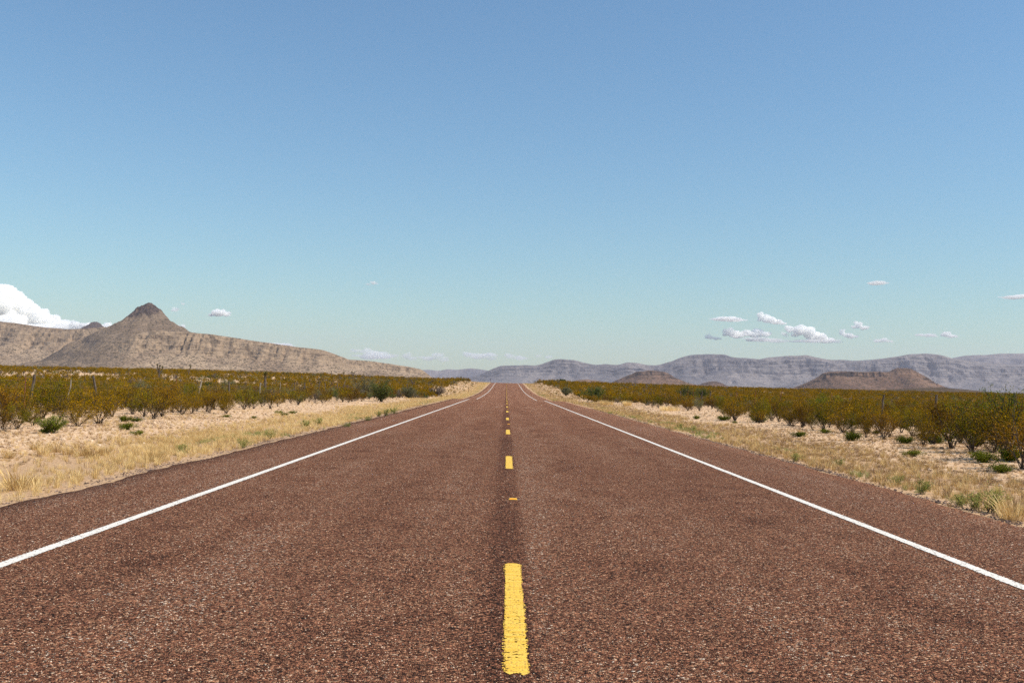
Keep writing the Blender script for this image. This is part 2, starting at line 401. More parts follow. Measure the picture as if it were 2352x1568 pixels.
def geo(a, b, first, grow):
    v = [a]; s = first
    while v[-1] < b: v.append(v[-1]+s); s *= grow
    return v
xs = np.array(list(np.arange(-40, 40.01, .4))); xr = np.array(geo(40, 17000, .8, 1.11))[1:]
xs = np.concatenate([-xr[::-1], xs, xr])
ys = np.array([-2200, -900, -300, -120, -60, -30]+list(np.arange(-15, 70, .4))+list(np.arange(70, 200, 1.0))+list(np.arange(200, 470, 2.5))+geo(470, 14000, 5, 1.12))
GX, GY = np.meshgrid(xs, ys); GZ = H(GX, GY)
me = mesh_np('ground', np.stack([GX, GY, GZ], -1).reshape(-1, 3), grid_faces(len(ys), len(xs)), [MATS['ground']], smooth=True)
obj('ground', me, kind='structure', label='pale stony desert ground on both sides of the highway')

# road
ry = np.concatenate([np.arange(-12, 70, .12), np.arange(70, 160, .5), np.arange(160, 440, 1.5)])
el = -5.22+.10*fbm(ry/1.4, ry*0, 21, 5)+.05*fbm(ry/.35, ry*0, 22, 2)
er = 5.42+.10*fbm(ry/1.4, ry*0+9, 23, 5)+.05*fbm(ry/.35, ry*0+4, 24, 2)
u = np.linspace(0, 1, 25)
RX = el[:, None]*(1-u)+er[:, None]*u
RZ = np.repeat(P(ry)[:, None], 25, 1)
RX = np.concatenate([el[:, None]-.03, RX, er[:, None]+.03], 1); RZ = np.concatenate([RZ[:, :1]-.09, RZ, RZ[:, -1:]-.09], 1)
RY = np.repeat(ry[:, None], 27, 1)
road = obj('road', mesh_np('road', np.stack([RX, RY, RZ], -1).reshape(-1, 3), grid_faces(len(ry), 27), [MATS['road']], smooth=True),
           kind='structure', label='two lane highway of reddish brown chip seal running straight to a crest')
def stripe(name, x0, wid, y0, y1, mat, step=.1, round_end=False):
    yy = np.arange(y0, y1+step*.5, step); n = len(yy)
    wl = x0-wid/2+.006*vnoise(yy/.11, yy*0, 31)+.008*fbm(yy/.9, yy*0, 33, 2); wr = x0+wid/2+.009*vnoise(yy/.09, yy*0, 32)+.008*fbm(yy/.9, yy*0, 34, 2)
    uu = np.linspace(0, 1, 5); X = wl[:, None]*(1-uu)+wr[:, None]*uu
    Y = np.repeat(yy[:, None], 5, 1)
    if round_end:
        k = np.array([-.05, 0, .012, 0, -.05]); Y[-1] += k; Y[0] += np.array([.03, -.02, 0.01, -.03, .02])
    Z = P(Y)+.004
    return obj(name, mesh_np(name, np.stack([X, Y, Z], -1).reshape(-1, 3), grid_faces(n, 5), [mat], smooth=True), parent=road)
WHITE = ((.80, .76, .69), (.70, .655, .58)); YEL = ((.72, .42, .035), (.80, .52, .085))
XL, XR = -3.66, 3.66
stripe('white_edge_line', XL, .108, -10, 430, mat_paint('white_paint_west', *WHITE, XL, .108), .12)
stripe('white_edge_line', XR, .108, -10, 430, mat_paint('white_paint_east', *WHITE, XR, .108), .12)
ymat = mat_paint('yellow_paint', *YEL, 0.0, .128)
for k in range(-1, 34):
    y0 = 4.98+12.19*k
    stripe('yellow_dash', 0.0, .128, y0, y0+3.05, ymat, .05 if k < 6 else .3, True)
# raised amber reflectors
def reflector(y, label, x=.03):
    z = float(P(y))
    e = thing('road_reflector', label, 'road reflector', (x, y, z), 0, 'amber reflectors along the centre line')
    b = MB(); V = []
    for zz, hx, hy in ((.001, .052, .05), (.004, .052, .05), (.018, .038, .022)):
        V += [(-hx, -hy, zz), (hx, -hy, zz), (hx, hy, zz), (-hx, hy, zz)]
    Q = [[8, 9, 10, 11]]
    for k in (0, 4):
        Q += [[k+i, k+(i+1) % 4, k+4+(i+1) % 4, k+4+i] for i in range(4)]
    b.add(V, None, Q); obj('body', b.mesh('body', [MATS['amber_body']]), e)
    l = MB()
    # amber face lying 1 mm proud of the sloping front
    n = np.array([0, -.014, .028]); n /= np.linalg.norm(n)
    f = [np.array(q)+n*.0012 for q in ((-.042, -.0465, .0057), (.042, -.0465, .0057), (.034, -.0255, .0163), (-.034, -.0255, .0163))]
    l.add(f+[q-n*.001 for q in f], None, [[0, 1, 2, 3], [0, 4, 5, 1], [1, 5, 6, 2], [2, 6, 7, 3], [3, 7, 4, 0]]); obj('lens', l.mesh('lens', [MATS['amber_lens']]), e)
    pd = MB(); th = np.linspace(0, 2*math.pi, 15)[:-1]; rr = .075+.012*np.sin(3*th+1)
    V = [(.012+r_*math.cos(t), r_*math.sin(t)*.9, .0025) for r_, t in zip(rr, th)]+[(.012, 0, .004)]
    pd.add(V, [[i, (i+1) % 14, 14] for i in range(14)]); obj('bitumen_pad', pd.mesh('bitumen_pad', [MATS['bitumen']]), e)
names = ['nearest amber reflector on the centre line, beyond the first yellow dash', 'amber reflector on the centre line between the third and fourth yellow dashes',
         'amber reflector on the centre line between the fifth and sixth yellow dashes', 'small amber reflector on the centre line just before the dip in the road']
for i, n_ in enumerate(names): reflector(12.55+24.38*i, n_)
for i in range(5): reflector(12.55+24.38*(5+i), 'tiny amber reflector on the centre line of the road beyond the dip')

# ------------------------------------------------------------------ mountains and mesas
MESA = [(0, 1.0), (.05, .98), (.10, .90), (.125, .74), (.16, .70), (.185, .55), (.24, .50), (.42, .34), (.7, .14), (1.0, 0)]
SLOPE = [(0, 1.0), (.08, .95), (.25, .72), (.5, .40), (.75, .16), (1.0, 0)]
CAP = [(0, 1.0), (.16, .985), (.20, .80), (.24, .77), (.5, .42), (.8, .12), (1.0, 0)]
def massif(name, prof, D, zb, k_front, shape, mat, du, label, seed, gully=.12, cliff_n=.05, bajada=900, rough=.02, zlow=-13.0, gl=120.0, ledges=0.0, patch=.5, fis=0.0, cliffs=()):
    """A ridge with real depth. patch: how much of its length carries the cliff; ledges: bedded steps; fis: fissures."""
    pr = np.array([at(px, py, (D if np.isscalar(D) else np.interp(px, *D))) for px, py in prof])
    X = np.arange(pr[0, 0], pr[-1, 0], du)
    Yr = np.interp(X, pr[:, 0], pr[:, 1]); Zr = np.interp(X, pr[:, 0], pr[:, 2])
    Zr = np.convolve(np.pad(Zr, 1, 'edge'), np.ones(3)/3, 'valid')
    hgt = np.maximum(Zr-zb, 1.0); hm = hgt.max()
    Zr = Zr+rough*hm*fbm(X/(gl*.35), X*0, seed+40, 4)*np.clip(hgt/hm*3, 0, 1)*.5
    hgt = np.maximum(Zr-zb, 1.0)
    fl = k_front*np.convolve(np.pad(hgt, 8, 'edge'), np.ones(17)/17, 'valid')+.15*k_front*hm
    qb = -np.geomspace(1.0, .02, 14); q0 = np.linspace(0, .40, 84); q1 = np.linspace(.41, 1.0, 40); q2 = 1+np.geomspace(.02, 1, 9)
    sx, sy = zip(*shape); tx, ty = zip(*SOFT)
    cm = sstep(.35-patch, .75-patch, .5+.75*fbm(X/(gl*1.6), X*0+3.7, seed+50, 3))
    if cliffs:                                         # stretches where the cliff stands bare
        ax_ = 1163+(X-EYE[0])/Yr*F_PX
        cm = np.clip(cm*.35+sum(np.exp(-((ax_-c_)/w_)**4)*(.65+.5*vnoise(X/(gl*.3), X*0, seed+51)) for c_, w_ in cliffs), 0, 1)
    rows = []
    for q in np.concatenate([qb, q0, q1, q2]):
        if q <= 0:
            s = q*fl*.9; z = zb+hgt*np.interp(-q, [0, .3, 1], [1, .8, 0]) if q < 0 else zb+hgt
            if q < -.95: z = np.full_like(X, zlow)
            y = Yr-s
        elif q <= 1.0:
            s = q*fl; y = Yr-s
            near = np.exp(-((q-.15)/.14)**2)
            wx = X+gl*.5*fbm(X/(gl*1.1), s/(gl*.9), seed+60, 3)
            qq = q+(cliff_n*fbm(X/(gl*.45), s/(gl*.5), seed, 4)+fis*vnoise(X/(gl*.085), s*0, seed+7)*sstep(.0, .3, fbm(X/(gl*.6), s*0, seed+8, 2)+.1)*cm)*near
            qq = np.clip(qq, 0, 1)
            S = cm*np.interp(qq, sx, sy)+(1-cm)*np.interp(qq, tx, ty)
            if ledges:                                     # hard beds standing out as steps
                n_ = 9.0; k = S*n_+.35*fbm(X/(gl*1.3), X*0, seed+70, 2); fr = k-np.floor(k)
                S = S+ledges*(np.where(fr < .55, 0, (fr-.55)/.45)-fr)/n_*sstep(.40, .55, S)*sstep(1.0, .96, S)
            g = 1-np.abs(fbm(wx/gl, s/(gl*1.7), seed+11, 4))*1.6
            S = S-gully*np.clip(g, 0, 1)**2*math.sin(math.pi*min(1, max(0, (q-.03)/.97)))*.8*S
            z = zb+hgt*S+rough*hm*.6*fbm(X/(gl*.2), s/(gl*.2), seed+20, 4)*min(1, q*8)
        else:
            t = q-1; y = Yr-fl-t*bajada; z = zb+(zlow-zb)*(t**.8)*np.ones_like(X)
        rows.append(np.stack([X, y*np.ones_like(X), z], -1))
    V = np.stack(rows); nr, nc = V.shape[:2]
    me = mesh_np(name, V.reshape(-1, 3), grid_faces(nr, nc)[:, ::-1], [mat], smooth=False)
    return obj(name, me, label=label, kind='structure')
SOFT = [(0, 1.0), (.06, .965), (.15, .83), (.3, .58), (.5, .33), (.75, .12), (1.0, 0)]
def cone_hill(name, px, py, D, prof, mat, label, seed, zlow=-13, sq=1.0, rough=.03, stretch=1.0, crag=0.0):
    top = at(px, py, D); u_ = D/F_PX
    rr = np.array([p[0] for p in prof])*u_; dz = np.array([p[1] for p in prof])*u_
    n = 200; th = np.linspace(0, 2*math.pi, n, endpoint=False)
    rs = np.concatenate([np.linspace(.0, 1, 110)])*rr[-1]; rows = []
    for r in rs:
        w_ = 1+.07*vnoise(np.cos(th)*2+5, np.sin(th)*2, seed)*min(1, r/(.2*rr[-1]))
        d = np.interp(r*w_, rr, dz)
        x = top[0]+r*np.cos(th)*stretch; y = top[1]+r*np.sin(th)
        g = (1-np.abs(fbm(x/(.25*rr[-1])+.4*vnoise(y/(.2*rr[-1]), x/(.3*rr[-1]), seed+5), y/(.25*rr[-1]), seed+3, 4))*1.8)
        z = top[2]-d-rough*dz[-1]*np.clip(g, 0, 1)**2*np.sin(np.pi*np.clip(r/rr[-1]*1.3, 0, 1))+.05*dz[-1]*fbm(x/(.09*rr[-1]), y/(.09*rr[-1]), seed+9, 5)+crag*(fbm(x/9, y/9, seed+15, 4)-.7)*np.exp(-(r/(60*u_))**4)*min(1, r/(10*u_))*min(1, r/(.05*rr[-1])+.2)
        rows.append(np.stack([x, y, np.maximum(z, zlow)], -1))
    V = np.stack(rows); V = np.concatenate([V, V[:, :1]], 1)
    return obj(name, mesh_np(name, V.reshape(-1, 3), grid_faces(len(rs), n+1), [mat], smooth=False), label=label, kind='structure')

rock_lime = mat_rock('pale_limestone_slope', (.225, .155, .102), (.36, .26, .17), (.045, .036, .02), (.30, .21, .135), 1.0, 9, .9, .9)
PKT = at(341, 691, 2960)
rock_peak = mat_rock('dark_volcanic_slope', (.17, .12, .08), (.235, .17, .115), (.045, .037, .022), (.15, .11, .082), 1.0, 40, .8, 1.0, cap=(PKT[0], PKT[2], 2960/F_PX), beds=.12)
rock_mesa = mat_rock('brown_mesa_slope', (.135, .078, .052), (.215, .13, .086), (.045, .035, .02), (.05, .036, .028), 1.1, 30, .8, .9)
rock_far = mat_rock('far_range_slope', (.098, .092, .098), (.225, .195, .178), (.05, .05, .056), (.068, .064, .070), 4.0, 14, .6, 1.2, beds=.22)  # blue of the distance haze partly put into these rock colours
rock_swell = mat_rock('scrub_covered_rise', (.085, .060, .042), (.15, .108, .08), (.05, .040, .022), (.12, .08, .06), .35, 30, .85, 1.0, beds=0.0)

massif('mesa', [(-420, 715), (-200, 724), (-100, 731), (0, 738), (45, 743), (100, 751), (150, 756), (188, 755), (240, 751), (300, 753), (360, 765), (430, 800), (470, 850)], 3300, 26, 2.3,
       MESA, rock_lime, 4.5, 'pale banded limestone mesa at the far left, behind the pointed peak', 1, .12, .05, 1500, gl=110, ledges=1.0, patch=.18, fis=.02, cliffs=[(12, 34), (186, 12), (110, 20)])
cone_hill('mountain', 341, 691, 2960, [(0, 0), (7, 1.5), (17, 7), (30, 19), (42, 33), (55, 44), (69, 52), (100, 67), (143, 90), (193, 124), (230, 146), (290, 160), (420, 172)], rock_peak,
          'pointed dark topped peak rising above the left mesa', 5, rough=.05, crag=8.0)
massif('mesa', [(225, 838), (262, 800), (300, 772), (330, 762), (360, 758), (400, 760), (450, 764), (490, 768), (550, 777), (590, 784), (625, 788), (680, 797), (720, 801), (745, 804), (772, 814), (800, 825), (850, 829), (900, 836), (945, 843), (968, 848), (982, 858), (1000, 874)],
       ([225, 1000], [2740, 2900]), 16, 2.2, MESA, rock_lime, 3.2, 'pale mesa with banded cliffs in front of the pointed peak, sloping down to the road', 2, .16, .07, 1100, gl=95, ledges=1.0, patch=.30, fis=.04, cliffs=[(388, 48), (505, 58), (585, 14), (640, 22), (715, 18), (925, 45)])
cone_hill('hill', 216, 740, 5200, [(0, 0), (8, 1.5), (16, 6), (26, 15), (40, 22), (60, 40), (90, 60), (120, 75)], rock_peak, 'small dark dome peeping over the left mesa beside the pointed peak', 8)
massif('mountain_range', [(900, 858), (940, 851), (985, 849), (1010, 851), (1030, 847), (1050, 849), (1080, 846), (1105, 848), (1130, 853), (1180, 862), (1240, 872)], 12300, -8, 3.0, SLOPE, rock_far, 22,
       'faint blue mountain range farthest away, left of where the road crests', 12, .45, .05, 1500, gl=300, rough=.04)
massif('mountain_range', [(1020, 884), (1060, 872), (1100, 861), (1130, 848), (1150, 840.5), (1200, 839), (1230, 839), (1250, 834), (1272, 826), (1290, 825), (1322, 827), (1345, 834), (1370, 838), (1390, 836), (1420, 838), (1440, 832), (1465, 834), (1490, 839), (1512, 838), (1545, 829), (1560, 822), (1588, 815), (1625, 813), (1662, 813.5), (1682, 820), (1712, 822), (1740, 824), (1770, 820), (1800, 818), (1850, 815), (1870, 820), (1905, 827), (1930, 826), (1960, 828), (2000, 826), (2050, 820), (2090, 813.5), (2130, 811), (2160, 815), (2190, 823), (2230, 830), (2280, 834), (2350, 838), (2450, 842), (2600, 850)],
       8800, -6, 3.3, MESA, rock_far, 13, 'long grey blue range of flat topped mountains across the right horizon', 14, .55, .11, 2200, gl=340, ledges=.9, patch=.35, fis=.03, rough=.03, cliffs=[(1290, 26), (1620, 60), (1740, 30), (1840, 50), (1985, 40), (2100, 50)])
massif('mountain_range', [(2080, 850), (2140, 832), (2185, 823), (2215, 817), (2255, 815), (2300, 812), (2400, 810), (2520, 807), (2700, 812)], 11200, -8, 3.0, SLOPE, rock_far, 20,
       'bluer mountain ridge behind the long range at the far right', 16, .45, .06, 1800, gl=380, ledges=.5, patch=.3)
massif('mesa', [(1370, 889), (1400, 880), (1430, 867), (1450, 859), (1462, 853), (1480, 852.5), (1488, 850), (1502, 851), (1524, 853), (1534, 858), (1548, 866), (1580, 879), (1615, 887), (1640, 892)], 3700, -8, 2.6, CAP, rock_mesa, 3, 'brown mesa with a dark rim standing right of the road crest', 18, .10, .05, 700, gl=90, patch=.9, fis=.02)
massif('hill', [(1270, 886), (1295, 881), (1320, 874), (1345, 870.5), (1375, 874), (1405, 881), (1430, 887)], 3500, -8, 3.2, SLOPE, rock_mesa, 3, 'low brown hill left of the dark rimmed mesa', 19, .1, .05, 700, gl=80)
massif('hill', [(1575, 888), (1605, 883), (1622, 877.5), (1632, 875), (1645, 875.5), (1656, 879), (1670, 886), (1690, 890)], 3900, -8, 2.6, CAP, rock_mesa, 3, 'tiny dark capped butte between the two brown mesas', 20, .08, .05, 700, gl=70, patch=1.)
massif('mesa', [(1770, 900), (1820, 891), (1850, 880), (1872, 869), (1890, 857), (1902, 854), (1930, 852.5), (1965, 853.5), (1990, 854), (2012, 852.8), (2032, 854.5), (2043, 854), (2050, 849), (2060, 845), (2082, 845.5), (2090, 849), (2112, 862), (2140, 877), (2165, 888), (2200, 899), (2230, 905)], 3150, -8, 2.6, CAP, rock_mesa, 2.6,
       'long brown mesa with a rounded knob at its right end', 22, .09, .05, 700, gl=80, patch=.7, fis=.02)
massif('rise', [(1700, 905), (1850, 901), (2010, 896.5), (2090, 891.5), (2155, 889.5), (2230, 895), (2320, 904), (2420, 911), (2560, 920)], 900, -6, 9.0, SLOPE, rock_swell, 2.0, 'low dark scrub covered rise in front of the long brown mesa', 24, .05, .02, 120, gl=60)

# ------------------------------------------------------------------ haze
def box_mesh(name, lo, hi):
    b = MB(); lo = np.array(lo, float); hi = np.array(hi, float); b.box((lo+hi)/2, (hi-lo)/2)
    return b.mesh(name, [])
hm = bpy.data.materials.new('haze_air'); hm.use_nodes = True; hm.node_tree.nodes.clear()
pv = hm.node_tree.nodes.new('ShaderNodeVolumePrincipled'); ho = hm.node_tree.nodes.new('ShaderNodeOutputMaterial')
pv.inputs['Color'].default_value = (.81, .815, .98, 1); pv.inputs['Density'].default_value = 3.6e-5; pv.inputs['Anisotropy'].default_value = 0.1
hm.node_tree.links.new(pv.outputs[0], ho.inputs['Volume'])
me = box_mesh('haze', (-17500, -2600, -14.5), (17500, 14600, 600)); me.materials.append(hm)
obj('haze', me, kind='stuff', label='thin blue haze in the air over the desert')

# ------------------------------------------------------------------ clouds
def mat_cloud(name, dens, col=(1, .9975, .987)):
    m = bpy.data.materials.new(name); m.use_nodes = True; m.node_tree.nodes.clear()
    v = m.node_tree.nodes.new('ShaderNodeVolumePrincipled'); o = m.node_tree.nodes.new('ShaderNodeOutputMaterial')
    v.inputs['Color'].default_value = tuple(col)+(1,); v.inputs['Density'].default_value = dens; v.inputs['Anisotropy'].default_value = .0
    m.node_tree.links.new(v.outputs[0], o.inputs['Volume']); return m
CLOUD_D = 30000.0
U = CLOUD_D/F_PX                    # metres per picture unit out there
cl_mats = {k: mat_cloud('cloud_'+k, d) for k, d in {'dense': 1/(6*U), 'mid': 1/(6*U), 'thin': 1/(10*U), 'faint': 1/(22*U)}.items()}
import bmesh
def cloud(label, blobs, mat, voxel, group=None, jitter=.35, sub=3, D=CLOUD_D):
    """blobs: (px, py, rx, ry) lobes of the cloud; merged into one closed lumpy body."""
    u_ = D/F_PX; bm = bmesh.new(); c0 = at(blobs[0][0], blobs[0][1], D); r = random.Random(int(blobs[0][0]*7+blobs[0][1]))
    for px, py, rx, ry in blobs:
        c = at(px, py, D)-c0
        k = max(3, int(14*min(1, rx/ry*.5)))
        for j in range(k):
            a = r.uniform(0, 2*math.pi); t = r.uniform(.2, .9); f = r.uniform(.30, .52) if j else .8
            if j == 0: t = 0
            dx = math.cos(a)*t*rx; dz = math.sin(a)*t*ry; dy = r.uniform(-.6, .6)*rx
            bmesh.ops.create_icosphere(bm, subdivisions=2, radius=1.0,
                matrix=Matrix.Translation((c[0]+dx*u_, c[1]+dy*u_, c[2]+dz*u_)) @ Matrix.Diagonal((rx*f*u_, rx*f*u_, ry*f*u_, 1)))
    me = bpy.data.meshes.new('cloud'); bm.to_mesh(me); bm.free()
    tmp = bpy.data.objects.new('tmp_cloud', me); COL.objects.link(tmp)
    md = tmp.modifiers.new('r', 'REMESH'); md.mode = 'VOXEL'; md.voxel_size = voxel*u_
    dg = bpy.context.evaluated_depsgraph_get(); me2 = bpy.data.meshes.new_from_object(tmp.evaluated_get(dg))
    bpy.data.objects.remove(tmp); bpy.data.meshes.remove(me)
    n = len(me2.vertices); co = np.empty(n*3, np.float32); me2.vertices.foreach_get('co', co); co = co.reshape(-1, 3)
    nr = np.empty(n*3, np.float32); me2.vertices.foreach_get('normal', nr); nr = nr.reshape(-1, 3)
    q = co/u_; d = fbm(q[:, 0]/5+q[:, 1]/7, q[:, 2]/5-q[:, 1]/9, 77, 3)*jitter*2.2+fbm(q[:, 0]/1.6+q[:, 1]/3, q[:, 2]/1.6, 78, 2)*jitter*.8
    co += nr*(d*u_)[:, None]
    me2.vertices.foreach_set('co', co.ravel()); me2.materials.clear(); me2.materials.append(mat); me2.name = 'cloud'
    obj('cloud', me2, label=label, cat='cloud', group=group, loc=tuple(c0))
G1 = 'small clouds over the right horizon'; G2 = 'faint clouds low over the road crest'
cloud('great bright cumulus bank rising at the left edge behind the mesa', [(-30, 700, 70, 58), (15, 700, 42, 40), (45, 705, 30, 30), (70, 715, 30, 27), (95, 728, 26, 22), (120, 742, 24, 18), (150, 752, 26, 16), (172, 748, 18, 13), (200, 750, 22, 12), (240, 752, 22, 11), (30, 745, 60, 25), (100, 758, 60, 16), (290, 768, 60, 22), (380, 762, 40, 16), (412, 757, 16, 13)], cl_mats['dense'], 1.3, jitter=1.0)
cloud('small bright puff of cloud right of the pointed peak', [(505, 719, 22, 7), (498, 716, 11, 6), (512, 716, 10, 6), (489, 723, 12, 3.5), (522, 723, 11, 3.5)], cl_mats['mid'], .7, jitter=.5)
cloud('wisp of cloud close beside the pointed peak, the larger of two', [(403, 711, 9, 5), (398, 713, 6, 3)], cl_mats['thin'], .6, jitter=.4)
cloud('tiny wisp of cloud close beside the pointed peak, the higher of two', [(420, 698, 6, 4)], cl_mats['thin'], .5, jitter=.4)
cloud('lone tiny wisp high above the left end of the range', [(845, 653, 6, 3), (858, 650, 9, 4)], cl_mats['thin'], .5, jitter=.4)
cloud('long flat lens of cloud left of the tall white puff', [(1668, 733, 40, 4.5), (1690, 735, 28, 3), (1650, 733, 24, 3), (1680, 730, 12, 4)], cl_mats['mid'], .7, G1, .3)
cloud('tall white puff of cloud, highest of the cluster over the right range', [(1752, 729, 13, 11), (1768, 734, 17, 10), (1785, 739, 16, 7), (1797, 742, 10, 4)], cl_mats['dense'], .8, G1, .6)
cloud('longest white cloud of the cluster, trailing down to the right', [(1815, 754, 14, 9), (1835, 760, 20, 13), (1855, 762, 20, 15), (1875, 770, 20, 13), (1893, 777, 16, 8), (1908, 781, 14, 5)], cl_mats['dense'], .9, G1, .7)
cloud('pale thin sheet below the longest white cloud', [(1860, 783, 50, 4), (1900, 784, 30, 4)], cl_mats['faint'], .9, G1, .4)
cloud('lumpy white cloud at the left of the cluster', [(1676, 763, 16, 10), (1692, 768, 18, 9), (1712, 764, 13, 7), (1730, 768, 18, 8), (1742, 762, 18, 9), (1757, 768, 14, 8)], cl_mats['mid'], .8, G1, .6)
cloud('pale thin sheet below the lumpy white cloud', [(1750, 780, 45, 5), (1785, 784, 25, 4)], cl_mats['faint'], .9, G1, .4)
cloud('faint small puff leftmost of the cluster', [(1628, 775, 12, 5), (1644, 777, 11, 4), (1627, 770, 5, 4)], cl_mats['thin'], .6, G1, .5)
cloud('tiny puff between the lumpy cloud and the longest cloud', [(1802, 768, 8, 6), (1798, 765, 5, 4)], cl_mats['thin'], .6, G1, .4)
cloud('small sloping white puff right of the longest cloud', [(1935, 764, 9, 8), (1948, 770, 14, 7), (1962, 773, 11, 4)], cl_mats['mid'], .7, G1, .5)
cloud('small peaked white puff above the sloping puff', [(1972, 747, 12, 8), (1962, 751, 10, 4), (1986, 753, 13, 4)], cl_mats['mid'], .7, G1, .5)
cloud('small flat puff low over the range, right of the cluster', [(2018, 783, 14, 4), (2030, 781, 12, 5), (2044, 784, 9, 3)], cl_mats['thin'], .6, G1, .4)
cloud('flat pale cloud, left of a neighbouring pair at the right', [(2112, 769, 13, 3.5), (2132, 770, 18, 4)], cl_mats['thin'], .6, G1, .4)
cloud('small bright puff, right of a neighbouring pair at the right', [(2172, 768, 12, 6), (2186, 772, 13, 4)], cl_mats['mid'], .6, G1, .4)
cloud('small lens of cloud highest in the right of the sky', [(2013, 649.5, 26, 4), (2020, 649, 16, 4.5)], cl_mats['thin'], .6, G1, .3)
cloud('streak of cloud cut off by the right edge of the photo', [(2325, 682, 26, 4), (2350, 681, 30, 5), (2375, 680, 26, 4)], cl_mats['thin'], .7, G1, .3)
cloud('longest of the faint clouds low above the sloping mesa end', [(815, 805, 13, 4), (845, 807, 20, 7), (868, 812, 22, 7), (895, 817, 20, 6), (860, 819, 50, 6)], cl_mats['faint'], .8, G2, .6)
cloud('short faint cloud second from the left above the mesa end', [(936, 817, 14, 7), (948, 823, 12, 5)], cl_mats['faint'], .7, G2, .5)
cloud('rounded faint cloud above the blue range left of the crest', [(1005, 816, 15, 8), (985, 822, 20, 6), (1020, 825, 14, 6)], cl_mats['faint'], .7, G2, .5)
cloud('double humped faint cloud above the road crest', [(1078, 814, 20, 6), (1100, 819, 22, 7), (1122, 815, 18, 6), (1128, 823, 14, 5)], cl_mats['faint'], .8, G2, .5)
cloud('faint smudge of cloud just right of the road crest', [(1168, 817, 14, 6), (1195, 822, 18, 5)], cl_mats['faint'], .7, G2, .4)
cloud('rightmost faint cloud of the row, before the flat topped summit', [(1237, 817, 8, 4), (1260, 820, 12, 4)], cl_mats['faint'], .6, G2, .4)
cloud('cloud wisp showing along the mesa ridge in mid slope', [(640, 793, 30, 6), (665, 797, 20, 5)], cl_mats['thin'], .7, None, .4)

# ------------------------------------------------------------------ plants
def shrub(seed, h=1.2, spread=.75, stems=14, twigs=5, leaves=26, size=.032, cl=.05, low=.32, leafmat='creosote', stemr=.011, stretch=1.8, droop=0., thin=0., tintb=(.15, .75), dome=True):
    """A many-stemmed desert shrub: returns meshes (stems, foliage)."""
    r = np.random.default_rng(seed); S = MB(); Fo = MB()
    for i in range(stems):
        az = r.uniform(0, 2*math.pi); lean = math.sqrt(r.uniform(0.01, 1))
        reach = spread*lean*r.uniform(.8, 1.1); hh = h*(1-.42*lean**2*(1 if dome else .3))*r.uniform(.78, 1.06)
        t = np.linspace(0, 1, 6)
        b = np.array([math.cos(az), math.sin(az), 0])
        Pp = r.uniform(-.06, .06, 3)*[1, 1, 0]+b[None]*(reach*t**1.15)[:, None]+np.array([0, 0, 1])[None]*(hh*(t**(.9)))[:, None]+r.normal(size=(6, 3))*.02*h*t[:, None]
        S.tube(Pp, np.linspace(stemr, stemr*.35, 6), 3, r.uniform(.2, .8))
        def put(Q, n):
            k = r.integers(0, len(Q), n); f = r.uniform(0, 1, n)[:, None]
            Q2 = np.vstack([Q[1:], Q[-1:]]); C = Q[k]*(1-f)+Q2[k]*f+r.normal(size=(n, 3))*cl*h
            C[:, 2] = np.maximum(C[:, 2], .02)
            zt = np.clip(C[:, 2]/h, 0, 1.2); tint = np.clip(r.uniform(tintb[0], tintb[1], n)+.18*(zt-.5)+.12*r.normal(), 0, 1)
            Fo.leaves(C, size, tint, stretch=stretch)
        for j in range(twigs):
            s0 = r.uniform(low, .95); base = np.array([np.interp(s0, t, Pp[:, c]) for c in range(3)])
            d = b*r.uniform(.1, .9)+r.normal(size=3)*.45+np.array([0, 0, r.uniform(.5, 1.1)-droop]); d /= np.linalg.norm(d)
            L = h*r.uniform(.16, .36); tt = np.linspace(0, 1, 4)[:, None]
            Q = base+d*L*tt+r.normal(size=(4, 3))*.012*h*tt
            Q[:, 2] = np.maximum(Q[:, 2], .015)
            S.tube(Q, np.linspace(stemr*.5, stemr*.2, 4), 3, r.uniform(.2, .8))
            n = int(leaves*r.uniform(.6, 1.3)*(1 if r.uniform() > thin else .15))
            if n: put(Q, n)
        put(Pp[3:], max(1, int(leaves*.5)))
    return S.mesh('stems', [MATS['stem']]), Fo.mesh('foliage', [MATS[leafmat]])
def make_shrub(name, label, cat, meshes, loc, rz=0., s=1., group=None):
    e = thing(name, label, cat, loc, rz, group, s); obj('stems', meshes[0], e); obj('foliage', meshes[1], e); return e

